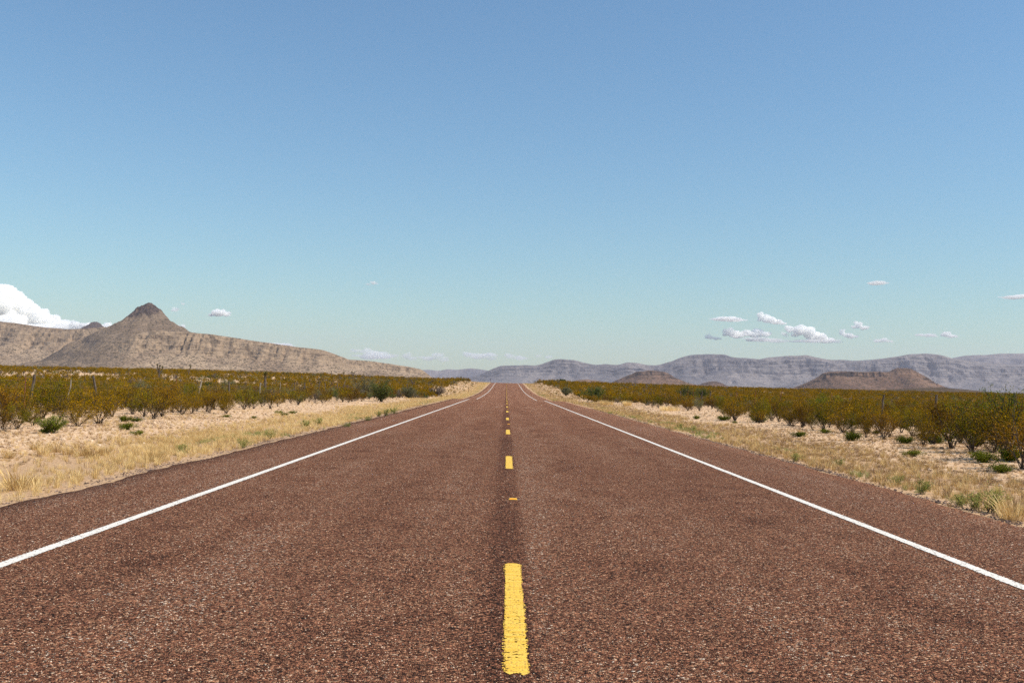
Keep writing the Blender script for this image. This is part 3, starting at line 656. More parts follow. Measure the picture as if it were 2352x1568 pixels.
def joined(name, ms, mats):
    """One mesh out of a shrub's stems and foliage, for the uncounted scrub."""
    Vs = []; Q = []; I = []; T = []; n = 0
    for k, me_ in enumerate(ms):
        c = np.empty(len(me_.vertices)*3, np.float32); me_.vertices.foreach_get('co', c)
        l = np.empty(len(me_.loops), np.int32); me_.loops.foreach_get('vertex_index', l)
        t = np.empty(len(me_.polygons), np.float32); me_.attributes['tint'].data.foreach_get('value', t)
        Vs.append(c.reshape(-1, 3)); Q.append(l.reshape(-1, 4)+n); n += len(me_.vertices); I.append(np.full(len(me_.polygons), k)); T.append(t)
    me2 = mesh_np(name, np.concatenate(Vs), np.concatenate(Q), mats, np.concatenate(I), attrs={'tint': ('FACE', np.concatenate(T))})
    return me2
def scatter(name, pts, rot, scl, idx, protos, label):
    """One uncounted mass: prototype meshes set out on points by geometry nodes."""
    n = len(pts); me_ = bpy.data.meshes.new(name); me_.vertices.add(n); me_.vertices.foreach_set('co', np.asarray(pts, np.float32).ravel())
    for k, a in (('rot', rot), ('scl', scl)):
        at_ = me_.attributes.new(k, 'FLOAT', 'POINT'); at_.data.foreach_set('value', np.asarray(a, np.float32))
    at_ = me_.attributes.new('idx', 'INT', 'POINT'); at_.data.foreach_set('value', np.asarray(idx, np.int32))
    c = bpy.data.collections.new(name+'_kinds')
    for i, p in enumerate(protos): c.objects.link(bpy.data.objects.new('kind_%02d' % i, p))
    o = obj(name, me_, kind='stuff', label=label)
    g = bpy.data.node_groups.new(name+'_scatter', 'GeometryNodeTree')
    g.interface.new_socket('Geometry', in_out='INPUT', socket_type='NodeSocketGeometry')
    g.interface.new_socket('Geometry', in_out='OUTPUT', socket_type='NodeSocketGeometry')
    N = g.nodes.new; gi = N('NodeGroupInput'); go = N('NodeGroupOutput'); ip = N('GeometryNodeInstanceOnPoints'); ci = N('GeometryNodeCollectionInfo')
    ci.inputs['Collection'].default_value = c; ci.inputs['Separate Children'].default_value = True; ci.inputs['Reset Children'].default_value = True
    def na(nm, ty):
        x_ = N('GeometryNodeInputNamedAttribute'); x_.data_type = ty; x_.inputs['Name'].default_value = nm
        return [s_ for s_ in x_.outputs if s_.enabled and s_.name == 'Attribute'][0]
    cx = N('ShaderNodeCombineXYZ'); g.links.new(na('rot', 'FLOAT'), cx.inputs[2])
    er_ = N('FunctionNodeEulerToRotation'); g.links.new(cx.outputs[0], er_.inputs[0])
    g.links.new(gi.outputs[0], ip.inputs['Points']); g.links.new(ci.outputs[0], ip.inputs['Instance']); ip.inputs['Pick Instance'].default_value = True
    g.links.new(na('idx', 'INT'), ip.inputs['Instance Index']); g.links.new(er_.outputs[0], ip.inputs['Rotation']); g.links.new(na('scl', 'FLOAT'), ip.inputs['Scale'])
    g.links.new(ip.outputs[0], go.inputs[0])
    md = o.modifiers.new('scatter', 'NODES'); md.node_group = g
    return o

# creosote: where the bushes stand
def bush_field():
    pts = []
    cell = 1.28
    for side in (-1, 1):
        gx = np.arange(10.2, 260, cell); gy = np.arange(8, 440, cell)
        X, Y = np.meshgrid(gx, gy); X = X.ravel(); Y = Y.ravel()
        keep = (X < 26+Y*.60); X = X[keep]; Y = Y[keep]
        far = np.maximum(0, (np.hypot(X, Y)-120)/300)
        drop = rng.uniform(size=len(X)) < np.clip(far*.45, 0, .42); X = X[~drop]; Y = Y[~drop]
        X = X+rng.uniform(-.55, .55, len(X))*cell; Y = Y+rng.uniform(-.55, .55, len(Y))*cell
        edge = 11.9+.9*fbm(Y/7, Y*0+side, 61, 3)
        if side < 0: edge = edge+.9*sstep(33, 20, Y)-2.0*sstep(60, 85, Y)*sstep(165, 150, Y)+1.5*sstep(165, 190, Y)
        else: edge = edge-.9-.8*sstep(70, 95, Y)*sstep(150, 140, Y)+1.3*sstep(140, 165, Y)*sstep(290, 260, Y)
        dens = .74+.85*fbm(X/6.5, Y/6.5, 62+side, 3)
        if side < 0: dens = dens-.75*sstep(28, 60, X)*sstep(60, 110, Y)*sstep(.0, .35, fbm(X/24, Y/12, 66, 3)+.1)
        k = (X > edge) & (rng.uniform(size=len(X)) < dens)
        pts.append(np.stack([side*X[k], Y[k]], 1))
    p = np.concatenate(pts); return p
bp = bush_field()
dist = np.hypot(bp[:, 0], bp[:, 1])
# hand-set front bushes (picture point of the stem base, height)
FRONT = [(22, 966, 1.2), (64, 969, 1.1), (98, 961, 1.25), (140, 967, 1.15), (8, 992, .75), (228, 973, 1.15), (258, 957, 1.2), (178, 979, .85), (40, 985, .8), (352, 962, 1.3), (372, 957, 1.25), (440, 950, 1.0), (475, 945, 1.1), (520, 950, .95), (560, 940, 1.2), (620, 938, 1.35),
         (2185, 1030, 1.55), (2312, 1058, 1.6), (1987, 980, 1.2), (2050, 990, 1.0), (2096, 1003, 1.05), (1890, 972, 1.3), (1925, 985, .7), (1800, 955, 1.15), (1760, 955, 1.05), (2280, 1040, 1.0), (2232, 1040, 1.35), (2142, 1020, 1.25), (2349, 1078, 1.35), (2018, 994, 1.2), (1845, 972, 1.25)]
fr = np.array([ground_at(a, b)[:2] for a, b, c in FRONT]); fh = np.array([c for a, b, c in FRONT])
d2 = np.min(np.hypot(bp[:, None, 0]-fr[None, :, 0], bp[:, None, 1]-fr[None, :, 1]), 1)
bp = bp[d2 > .85]
# big special shrubs keep their room
SPECIAL = [('dark_green_shrub', 876, 919, 78), ('x', 938, 912, 105), ('x', 1004, 907, 150), ('x', 838, 905, 95), ('x', 1370, 917, 130)]
infov = (np.abs(bp[:, 0]) < 3+.535*bp[:, 1])
bp_in = bp[infov]; bp_out = bp[~infov]
dist = np.hypot(bp_in[:, 0], bp_in[:, 1]); o_ = np.argsort(dist); bp_in = bp_in[o_]
N_IND = 290-len(FRONT)
near, rest = bp_in[:N_IND], np.concatenate([bp_in[N_IND:], bp_out])
LM = ['creosote', 'creosote', 'creosote_green', 'creosote', 'creosote_brown', 'creosote']; HUE = ['olive', 'mustard olive', 'greenish', 'olive', 'brownish', 'olive']
protos = [shrub(100+i, h=1.15, spread=.62+.12*(i % 3), stems=13+2*(i % 3), twigs=7, leaves=30+4*(i % 3), size=.036, thin=.12, leafmat=LM[i]) for i in range(6)]
roots = []
def order_word(k): return ['first', 'second', 'third', 'fourth', 'fifth', 'sixth', 'seventh', 'eighth', 'ninth', 'tenth', 'eleventh', 'twelfth', 'thirteenth', 'fourteenth', 'fifteenth', 'sixteenth', 'seventeenth', 'eighteenth', 'nineteenth', 'twentieth'][k]
def front_label(i):
    a, b, c = FRONT[i]; side = 'left' if a < 1176 else 'right'
    idx = sorted([f[0] for f in FRONT if (f[0] < 1176) == (a < 1176)]); k = idx.index(a)
    if side == 'right': k = len(idx)-1-k
    order = order_word(k)
    size = 'tall' if c > 1.22 else ('small' if c < .9 else 'medium')
    return '%s creosote bush at %s gravel verge, %s of front row from %s edge' % (size, side, order, side)
GB = 'creosote bushes beside the road'
def z_of(x, y): return H1(x, y)-.01
for i, (xy, hh) in enumerate(zip(fr, fh)):
    s = hh/1.15*.80; loc = (xy[0], xy[1], z_of(*xy)); k = i % 6; rz = rng.uniform(0, 6.28)
    sc = (s*rng.uniform(.95, 1.2), s*rng.uniform(.95, 1.2), s)
    if len(roots) < 6: roots.append(make_shrub('creosote_bush', front_label(i), 'creosote bush', protos[i], loc, rz, sc, GB))
    else: dup(roots[k], loc, rz, sc, front_label(i), GB)
def field_label(x, y, s, hue):
    side = 'left' if x < 0 else 'right'
    k = max(0, int((y-5)/12.19)); lvl = ['first', 'second', 'third', 'fourth', 'fifth', 'sixth', 'seventh', 'eighth', 'ninth', 'tenth', 'eleventh', 'twelfth'][min(k, 11)]
    where = 'before' if abs(x) < 17 else 'beyond'
    return '%s %s creosote bush %s %s fence, level with %s yellow dash' % ('tall' if s > .8 else 'knee high' if s < .6 else 'middling', hue, where, side, lvl)
for i, (x, y) in enumerate(near):
    s = rng.choice([rng.uniform(.42, .72), rng.uniform(.65, 1.10)])*(.92 if abs(x) < 13 else 1.0)
    kd = int(rng.integers(6))
    dup(roots[kd], (x, y, z_of(x, y)), rng.uniform(0, 6.28), (s*rng.uniform(.9, 1.2), s*rng.uniform(.9, 1.2), s), field_label(x, y, s, HUE[kd]), GB)
mid = [joined('scrub_kind', shrub(200+i, h=1.15, spread=.75, stems=11, twigs=5, leaves=20, size=.055, leafmat=LM[(i*2) % 6]), [MATS['stem'], MATS[LM[(i*2) % 6]]]) for i in range(4)]
mid += [joined('scrub_kind', shrub(230+i, h=1.0, spread=.8, stems=11, twigs=5, leaves=20, size=.055, leafmat=lm), [MATS['stem'], MATS[lm]]) for i, lm in enumerate(('grey_green', 'deep_green', 'bare'))]
farp = [joined('scrub_kind', shrub(260+i, h=1.1, spread=.8, stems=7, twigs=3, leaves=14, size=.11), [MATS['stem'], MATS['creosote']]) for i in range(3)]
farp += [joined('scrub_kind', shrub(280+i, h=1.0, spread=.85, stems=7, twigs=3, leaves=14, size=.11, leafmat=lm), [MATS['stem'], MATS[lm]]) for i, lm in enumerate(('grey_green', 'deep_green', 'bare'))]
for side, nm in ((-1, 'left'), (1, 'right')):
    q = rest[(rest[:, 0]*side > 0) & (np.hypot(rest[:, 0], rest[:, 1]) > 14)]
    bx = rng.uniform(8.5, 17, 420)*side; by = rng.uniform(140, 330, 420); n0 = len(q)
    q = np.concatenate([q, np.stack([bx, by], 1)])
    dd = np.hypot(q[:, 0], q[:, 1]); n = len(q); low_ = np.arange(n) >= n0
    u1 = rng.uniform(size=n); odd = u1 < (.22+.25*(fbm(q[:, 0]/20, q[:, 1]/20, 90, 2) > .25))*(.8 if side < 0 else .5)
    idx = np.where(dd < 130, np.where(odd, rng.integers(4, 7, n), rng.integers(0, 4, n)), np.where(odd, rng.integers(10, 13, n), rng.integers(7, 10, n)))
    scatter('desert_scrub', np.stack([q[:, 0], q[:, 1], H(q[:, 0], q[:, 1])-.01], 1), rng.uniform(0, 6.28, n), rng.uniform(.50, .92, n)*(1+.25*sstep(150, 350, dd))*np.where(low_, rng.uniform(.18, .42, n), 1), idx, mid+farp,
            'mass of olive creosote scrub covering the plain to the %s of the road' % nm)

# greener and greyer shrubs one can pick out
def special(name, label, cat, px, py, Y, top, mesh_kw, seed, mat, width=None, group=None):
    d = ray(px, py); x = EYE[0]+d[0]*Y; z = H1(x, Y); h = EYE[2]+ray(px, top)[2]*Y-z
    h = max(.35, h*.82); kw = dict(h=h, spread=(width or h*1.1)/2*.85, leafmat=mat); kw.update(mesh_kw)
    return make_shrub(name, label, cat, shrub(seed, **kw), (x, Y, z-.02), rng.uniform(0, 6))
big = dict(stems=22, twigs=9, leaves=42, size=.06, cl=.045, low=.15, stemr=.018)
special('green_shrub', 'large dark green rounded shrub at the left grass edge before the dip', 'shrub', 876, 921, 79, 871, dict(big, thin=.2), 401, 'deep_green', 2.6)
special('green_shrub', 'tall wispy grey green shrub sticking up left of the dark green shrub', 'shrub', 838, 910, 92, 849, dict(big, thin=.3, leaves=30), 402, 'grey_green', 3.0)
special('grey_shrub', 'rounded grey green shrub right of the dark green shrub', 'shrub', 938, 912, 104, 879, big, 403, 'grey_green', 3.0)
special('dead_shrub', 'wide leafless purplish grey shrub beside the far left bank', 'shrub', 1004, 908, 148, 884, dict(big, leaves=50, size=.09, stretch=5), 404, 'bare', 3.6)
special('green_shrub', 'wide bright green shrub behind the straw clump on the right', 'shrub', 1368, 919, 128, 881, dict(big, size=.09, thin=.2), 405, 'deep_green', 4.4)
special('grey_shrub', 'grey green shrub left of the bright green shrub on the right', 'shrub', 1300, 912, 186, 886, dict(big, size=.09), 406, 'grey_green', 2.8)
special('green_shrub', 'dark shrub standing on the skyline just right of the road crest', 'shrub', 1291, 879, 330, 868, dict(big, size=.16, stemr=.04), 407, 'deep_green', 3.2)
special('mesquite', 'sparse dark mesquite poking above the right scrub, left of a pair', 'shrub', 1578, 906, 112, 873, dict(big, thin=.35, size=.07), 408, 'deep_green', 2.4)
special('mesquite', 'sparse dark mesquite poking above the right scrub, right of a pair', 'shrub', 1612, 906, 108, 880, dict(big, thin=.3, size=.07), 409, 'deep_green', 2.2)
special('mesquite', 'tall green mesquite at the right edge of the photo behind the fence post', 'shrub', 2305, 985, 31, 879, dict(big, stems=16, twigs=10, thin=.25, leaves=40, size=.04, cl=.035, dome=False), 410, 'green', 2.0)
special('mesquite', 'smaller green mesquite left of the one at the right edge', 'shrub', 2215, 975, 34, 897, dict(big, stems=14, twigs=9, thin=.2, leaves=36, size=.04, dome=False), 411, 'green', 1.9)
special('green_shrub', 'green shrub beyond the right fence between two leaning posts', 'shrub', 1900, 925, 60, 893, dict(big, size=.045), 412, 'green', 2.6)
special('green_shrub', 'green shrub among pale sand gaps on the left plain', 'shrub', 478, 885, 130, 872, dict(big, size=.09), 413, 'deep_green', 2.0)
special('grey_shrub', 'round grey green shrub beside a sand gap on the left plain', 'shrub', 520, 885, 120, 866, dict(big, size=.08), 414, 'grey_green', 2.6)
special('green_shrub', 'little fresh green bush at the front of the left gravel', 'bush', 117, 990, 25.3, 944, dict(stems=20, twigs=8, leaves=34, size=.024, low=.12), 415, 'green', 1.05)
special('grey_shrub', 'grey shrub between the leaning left fence posts', 'shrub', 330, 900, 60, 868, dict(big, size=.05), 416, 'grey_green', 2.0)

# low green mats on the gravel
MATP = [(285, 968, .55), (312, 968, .5), (290, 987, .55), (315, 999, .42), (102, 994, .3), (520, 958, .4), (655, 955, .5), (672, 950, .45), (640, 951, .5), (585, 961, .35),
        (1662, 965, .9), (1745, 970, .95), (1690, 972, .4), (1600, 962, .5), (1835, 1003, .6), (1952, 1012, .75), (2078, 1018, .7), (2095, 1048, .6), (2150, 1018, 1.1), (2240, 1025, .6), (2260, 1062, .75), (2318, 1058, .8), (2300, 1085, .6), (1895, 995, .45), (2010, 997, .35)]
matm = [shrub(500+i, h=.22, spread=.36, stems=18, twigs=5, leaves=26, size=.03, cl=.16, low=.1, leafmat='mat_green', stemr=.004) for i in range(3)]
mr = []
for i, (a, b, wd) in enumerate(MATP):
    g_ = ground_at(a, b); side = 'left' if a < 1176 else 'right'
    lst = sorted([m_[0] for m_ in MATP if (m_[0] < 1176) == (a < 1176)], reverse=(side == 'right')); k = lst.index(a)
    lab = 'low spreading green plant on the %s gravel, %s counted from the %s edge' % (side, order_word(k), side)
    s = wd/.72*1.1; loc = (g_[0], g_[1], g_[2]-.01); sc = (s, s*.9, s*rng.uniform(.7, 1.1))
    if len(mr) < 3: mr.append(make_shrub('low_green_plant', lab, 'plant', matm[i], loc, rng.uniform(0, 6), sc, 'low green plants on the gravel'))
    else: dup(mr[i % 3], loc, rng.uniform(0, 6), sc, lab)

# grass
def tuft(seed, n=26, h=.26, spread=.10, wid=.006, mat='straw', lean=.55, tb=(.2, .9)):
    r = np.random.default_rng(seed); b = MB()
    for i in range(n):
        az = r.uniform(0, 6.28); o0 = np.array([math.cos(az), math.sin(az), 0])*spread*math.sqrt(r.uniform(0, 1))*.6
        d = np.array([math.cos(az+r.normal()*.5), math.sin(az+r.normal()*.5), 0]); L = h*r.uniform(.45, 1.1); le = lean*r.uniform(.2, 1.2)
        t = np.array([0, .55, 1.0]); C = o0+d*(L*le*t**1.7)[:, None]+np.array([0, 0, 1])*(L*(t-.18*le*t**2))[:, None]
        sd = np.array([-d[1], d[0], 0])*r.choice([-1, 1]); sd = sd*.8+d*r.normal()*.5; w_ = wid*r.uniform(.7, 1.3)
        V = [C[0]-sd*w_*.5, C[0]+sd*w_*.5, C[1]-sd*w_*.4, C[1]+sd*w_*.4, C[2]]
        ti = r.uniform(*tb); b.add(V, [[2, 3, 4]], [[0, 1, 3, 2]], ti)
    return b.mesh('grass_blades', [MATS[mat]])
g_pro = [tuft(600+i, 30, .24, .11) for i in range(4)]+[tuft(610+i, 26, .32, .08, tb=(.5, 1.)) for i in range(2)]+[tuft(620, 26, .17, .12, tb=(0, .42))]+[tuft(630+i, 26, .2, .1, mat='grass_green') for i in range(2)]+[tuft(640, 30, .15, .12, mat='dead_grass')]
for side, nm in ((-1, 'left'), (1, 'right')):
    X = []; Y = []
    for (y0, y1, dn) in ((4, 30, 75), (30, 70, 42), (70, 150, 22), (150, 372, 12)):
        n = int((y1-y0)*5.2*dn); X.append(rng.uniform(5.25, 10.4, n)); Y.append(rng.uniform(y0, y1, n))
    X = np.concatenate(X); Y = np.concatenate(Y)
    inner = 5.42 if side < 0 else 5.60
    inner = inner+.22*fbm(Y/1.1, Y*0+side, 71, 3)
    outer = (8.7 if side < 0 else 9.1)+.9*fbm(Y/4, Y*0, 72+side, 3)
    dens = sstep(0, .35, X-inner)*sstep(.9, -.5, X-outer)*(.62+.55*fbm(X/1.5, Y/2.5, 73+side, 3))
    if side < 0: dens = dens*(1-.86*sstep(6.75, 7.2, X+.4*fbm(Y/3, Y*0, 75, 2))*sstep(23, 17, Y))
    far_bank = sstep(170, 200, Y); dens = dens*(1-.5*far_bank*sstep(7.5, 9.0, X))
    k = (rng.uniform(size=len(X)) < dens) & (X > inner)
    n_in = int(k.sum())
    ex = np.concatenate([rng.uniform(8.0, 13.5, 5200), rng.uniform(8.5, 15, 2600), rng.uniform(8.5, 17, 9000)]); ey = np.concatenate([rng.uniform(9, 40, 5200), rng.uniform(40, 110, 2600), rng.uniform(110, 335, 9000)])
    ek = rng.uniform(size=len(ex)) < .62+.9*fbm(ex/1.8, ey/2.5, 87+side, 3); ex = ex[ek]; ey = ey[ek]
    X = np.concatenate([X[k], ex])*side; Y = np.concatenate([Y[k], ey]); n = len(X); sparse = np.arange(n) >= n_in
    gr = (fbm(X/1.2, Y/2.2, 77+side, 3) > .30) & (np.abs(X) < 7.2) & (rng.uniform(size=n) < .75)
    u1 = rng.uniform(size=n); tall = fbm(X/2, Y/3, 79, 2) > .1
    idx = np.where(gr, rng.integers(7, 9, n), np.where(u1 < np.clip((.14 if side < 0 else .85)+.5*fbm(X/1.1, Y/1.6, 84, 3), 0, .9), np.where(u1*1000 % 1 < .6, 6, 9), np.where(tall & (u1 < .6), rng.integers(4, 6, n), rng.integers(0, 4, n))))  # right strip gets more dark tufts, its back-lit shade put into colour
    idx = np.where(sparse & (rng.uniform(size=n) < .8), np.where(rng.uniform(size=n) < .5, 9, 6), idx)
    sc = np.where(sparse, .75+.5*sstep(110, 160, Y), 1.0)*rng.uniform(.40, .85, n)*(.88 if side > 0 else .85)*(1+.3*sstep(60, 200, Y))
    scatter('dry_grass', np.stack([X, Y, H(X, Y)-.005], 1), rng.uniform(0, 6.28, n), sc, idx, g_pro, 'strip of dry straw coloured grass along the %s side of the road' % nm)

# single bunch grasses on the bare earth at the near left, and straw clumps on the right
TUFTS = [(81, 1033, .30), (97, 1045, .38), (127, 1038, .34), (157, 1044, .32), (177, 1029, .25), (187, 1047, .3), (210, 1052, .40), (240, 1046, .32), (19, 1052, .3), (40, 1125, .45), (355, 1060, .4), (2325, 1195, .46)]
bt = [tuft(650+i, 150, .62, .28, .009, lean=.75, tb=(.0, .85)) for i in range(2)]
first = None
for i, (a, b, wd) in enumerate(TUFTS):
    g_ = ground_at(a, b); s = wd/.8*1.35
    if i == 11: lab = 'big bushy straw tuft at the pavement edge by the right border'
    elif i == 10: lab = 'dark grass tuft at the left pavement edge, farthest of the tufts'
    elif i == 9: lab = 'dark grass tuft at the left pavement edge, nearest the corner'
    else:
        lst = sorted(t_[0] for t_ in TUFTS[:9]); lab = 'brown bunch grass on bare earth at near left, %s from the left edge' % order_word(lst.index(a))
    o = obj('grass_tuft', bt[i % 2], label=lab, cat='grass tuft', group='single grass tufts near the road', loc=(g_[0], g_[1], g_[2]-.01))
    o.rotation_euler = (0, 0, rng.uniform(0, 6)); o.scale = (s, s, s*.75)
for a, b, wd, hh, lab in ((1393, 930, 1.35, .52, 'wide straw yellow grass clump before the bright green shrub'), (1440, 932, .75, .52, 'narrower straw yellow grass clump right of the wide one'),
                          (1538, 943, 1.5, .40, 'pale straw grass clump farther right at the scrub edge')):
    g_ = ground_at(a, b); o = obj('straw_clump', tuft(int(a), 420, hh, wd*.75, .016, lean=.5, tb=(.55, 1.)), label=lab, cat='grass clump', group='straw clumps on the right', loc=(g_[0], g_[1], g_[2]-.01))
# green weeds at the pavement edges
WEEDS = [(1824, 1060, .26, 'yellow'), (2118, 1135, .30, ''), (2060, 1115, .24, ''), (2278, 1178, .42, ''), (2240, 1172, .3, ''), (1930, 1072, .24, ''), (1565, 985, .3, ''), (1592, 990, .3, ''), (2205, 1165, .24, ''),
         (845, 970, .34, ''), (800, 985, .3, ''), (700, 983, .38, ''), (735, 976, .35, ''), (905, 951, .42, ''), (885, 955, .42, ''), (870, 957, .35, ''), (560, 1030, .3, ''), (420, 1045, .3, ''), (620, 1008, .28, '')]
wm = [shrub(700+i, h=.3, spread=.24, stems=14, twigs=5, leaves=16, size=.024, cl=.07, low=.1, leafmat='weed', stemr=.004, stretch=3, tintb=(.4, 1.)) for i in range(2)]
wr_ = []
for i, (a, b, hh, c) in enumerate(WEEDS):
    g_ = ground_at(a, b); side = 'left' if a < 1176 else 'right'
    lst = sorted([m_[1] for m_ in WEEDS if (m_[0] < 1176) == (a < 1176)], reverse=True); k = lst.index(b)
    lab = 'green weed in the grass at the %s pavement edge, %s going away' % (side, order_word(k))
    if c: lab = 'bright yellow green weed standing alone at the right pavement edge'
    s = hh/.3*.8; loc = (g_[0], g_[1], g_[2]-.01)
    if len(wr_) < 2: wr_.append(make_shrub('green_weed', lab, 'weed', wm[i], loc, rng.uniform(0, 6), s, 'green weeds at the pavement edge'))
    else: dup(wr_[i % 2], loc, rng.uniform(0, 6), s, lab)

# yuccas
def yucca(px, top, Y, label, heads=1, seed=0, hscale=1.0, lean=0.):
    d = ray(px, top); x = EYE[0]+d[0]*Y; z = H1(x, Y); h = max(1.2, EYE[2]+d[2]*Y-z)
    r = np.random.default_rng(seed); e = thing('yucca', label, 'yucca', (x, Y, z-.03), 0, 'yuccas on the left plain')
    tr = MB(); live = MB(); dead = MB()
    hw = .42*hscale
    for k in range(heads):
        az = r.uniform(0, 6.28); off = 0.0 if heads == 1 else .38*hw*2
        top_ = np.array([math.cos(az)*off+lean, math.sin(az)*off*.4+ (0 if heads == 1 else 0), h-hw*.75-(.25*k if heads > 1 else 0)])
        if heads > 1: top_[0] = (k-(heads-1)/2)*hw*1.1
        t = np.linspace(0, 1, 6)[:, None]; Pp = np.array([0, 0, 0])*(1-t)+top_*t+np.array([0, 0, 1])*0; Pp[:, 0] = top_[0]*t[:, 0]**1.6
        tr.tube(Pp, np.linspace(.11, .085, 6), 7, .5)
        for j in range(90):
            a = r.uniform(0, 6.28); el_ = r.uniform(-.25, 1.45); dv = np.array([math.cos(a)*math.cos(el_), math.sin(a)*math.cos(el_), math.sin(el_)])
            L = hw*r.uniform(.75, 1.15); sd = np.cross(dv, [0, 0, 1]); sd /= np.linalg.norm(sd)+1e-6; c = top_+np.array([0, 0, .02])
            live.add([c-sd*.028, c+sd*.028, c+dv*L*.5+sd*.024, c+dv*L*.5-sd*.024, c+dv*L], [[3, 2, 4]], [[0, 1, 2, 3]], r.uniform(.1, 1))
        for j in range(60):
            a = r.uniform(0, 6.28); f = r.uniform(.45, 1); c = Pp[0]*(1-f)+top_*f; c[0] = top_[0]*f**1.6
            dv = np.array([math.cos(a)*.5, math.sin(a)*.5, -1.]); dv /= np.linalg.norm(dv); L = hw*r.uniform(.5, .8); sd = np.cross(dv, [0, 0, 1]); sd /= np.linalg.norm(sd)
            dead.add([c-sd*.025, c+sd*.025, c+dv*L], [[0, 1, 2]], None, r.uniform(0, 1))
    obj('trunk', tr.mesh('trunk', [MATS['wood']]), e); obj('crown', live.mesh('crown', [MATS['yucca']]), e); obj('dead_leaves', dead.mesh('dead_leaves', [MATS['yucca_dead']]), e)
yucca(610, 853, 80, 'nearest yucca, spiky head above the left scrub by the fence', 1, 1, .9)
yucca(367, 835, 215, 'many headed yucca on the skyline below the pointed peak', 3, 2, 1.2)
yucca(433, 839, 240, 'slender leaning yucca right of the many headed one', 1, 3, 1.1, .5)
yucca(651, 859, 300, 'small single yucca just right of the nearest yucca, on the skyline', 1, 4, 1.1)
yucca(678, 857, 300, 'two headed yucca on the left skyline', 2, 5, 1.3)
yucca(699, 858, 300, 'wide headed yucca right of the two headed one', 2, 6, 1.2)
yucca(761, 851, 310, 'thin tall yucca in the middle of the left skyline row', 1, 7, .9)
yucca(790, 854, 300, 'dark round headed yucca left of the leaning one near the wispy shrub', 1, 8, 1.4)
yucca(811, 852, 300, 'slanting yucca closest to the wispy grey green shrub', 2, 9, 1.2, .4)
yucca(1059, 864, 350, 'distant yucca on the skyline near the road crest', 1, 10, 1.3)

# ------------------------------------------------------------------ fences
def fence(side, posts, label):
    X = 17.0*side
    e = thing('fence', label, 'fence', (X, 0, 0), 0)
    tops = []
    for (y, kind, lean, hh) in posts:
        z = H1(X, y); r = np.random.default_rng(int(y*10)+side); b = MB()
        n = 6; t = np.linspace(0, 1, n); rad = {'wood': .046, 'pale': .042, 'stake': .018, 'thin': .024}[kind]
        Pp = np.stack([lean*t*hh+.012*r.normal(size=n)*(kind != 'stake')+0*t, .01*r.normal(size=n), -.05+t*(hh+.05)], 1)
        b.tube(Pp, rad*(1+.12*r.normal(size=n)*(kind != 'stake')), 7 if kind != 'stake' else 4, .5, cap=True)
        m_ = {'wood': 'wood', 'pale': 'palewood', 'stake': 'rust', 'thin': 'palewood'}[kind]
        o = obj('post' if kind in ('wood', 'pale') else 'stake', b.mesh('post', [MATS[m_]]), e); o.location = (0, y, z)
        tops.append((y, z, lean, hh))
    for hgt in (.35, .65, .95, 1.2):
        b = MB(); L = []
        for k in range(len(tops)):
            y, z, le, hh = tops[k]; L.append([le*hgt, y, z+hgt])
            if k+1 < len(tops):
                y2, z2, le2, _ = tops[k+1]; L.append([(le+le2)/2*hgt, (y+y2)/2, (z+z2)/2+hgt-.02])
        b.tube(L, .0035, 3, .5); obj('wire', b.mesh('wire', [MATS['wire']]), e)
def yl(px): return 17.0*F_PX/abs(px-1163)
LP = [(yl(57), 'stake', 0.0, 1.33), (yl(66), 'wood', .13, 1.42), (yl(150), 'thin', .16, 1.25), (yl(228), 'wood', -.20, 1.42), (yl(402), 'stake', .02, 1.42), (yl(451), 'pale', .2, 1.28), (yl(528), 'wood', -.08, 1.25), (yl(595), 'pale', .05, 1.2), (yl(642), 'thin', .02, 1.3)]
LP += [(37-3.35*k, 'wood' if k % 2 else 'stake', .03*(-1)**k, 1.35) for k in range(1, 7)]+[(80+3.5*k, 'wood' if k % 3 else 'stake', .05*(-1)**k, 1.3) for k in range(0, 12)]
fence(-1, sorted(LP), 'old barbed wire fence with leaning wooden posts in the left scrub')
RP = [(yl(1626), 'wood', .12, 1.3), (yl(1687), 'stake', .05, 1.35), (yl(1729), 'stake', .10, 1.42), (yl(1782), 'stake', .22, 1.45), (yl(1907), 'stake', .02, 1.4), (yl(2019), 'wood', .12, 1.38), (yl(2144), 'wood', .03, 1.42), (yl(2324), 'wood', .02, 1.5)]
RP += [(32-3.4*k, 'stake' if k % 2 else 'wood', .03*(-1)**k, 1.35) for k in range(1, 6)]+[(91+3.5*k, 'stake' if k % 3 else 'wood', .05*(-1)**k, 1.3) for k in range(0, 10)]
fence(1, sorted(RP), 'barbed wire fence of dark stakes and wooden posts in the right scrub')
# roadside markers
def marker(px, Y, top, label, mat, plate=None):
    d = ray(px, top); x = EYE[0]+d[0]*Y; z = H1(x, Y); h = float(np.clip(EYE[2]+d[2]*Y-z, .7, 1.6))
    e = thing('marker_post', label, 'marker post', (x, Y, z), 0, 'thin posts beside the far road')
    b = MB(); b.box((0, 0, h/2-.05), (.035, .02, h/2+.05)); obj('post', b.mesh('post', [MATS[mat]]), e)
    if plate:
        p_ = MB(); p_.box((0, -.03, h-.18), (.10, .006, .2)); obj('reflector_plate', p_.mesh('reflector_plate', [MATS[plate]]), e)
marker(1127, 362, 870, 'dark marker post on the left shoulder at the road crest', 'rust', 'marker_dark')
marker(1076, 205, 891, 'thin brown post in the left grass below the crest', 'rust')
marker(1264, 172, 901, 'thin brown post in the right grass below the crest', 'rust')
marker(1315, 330, 876, 'thin white post in the scrub right of the crest', 'marker_white')

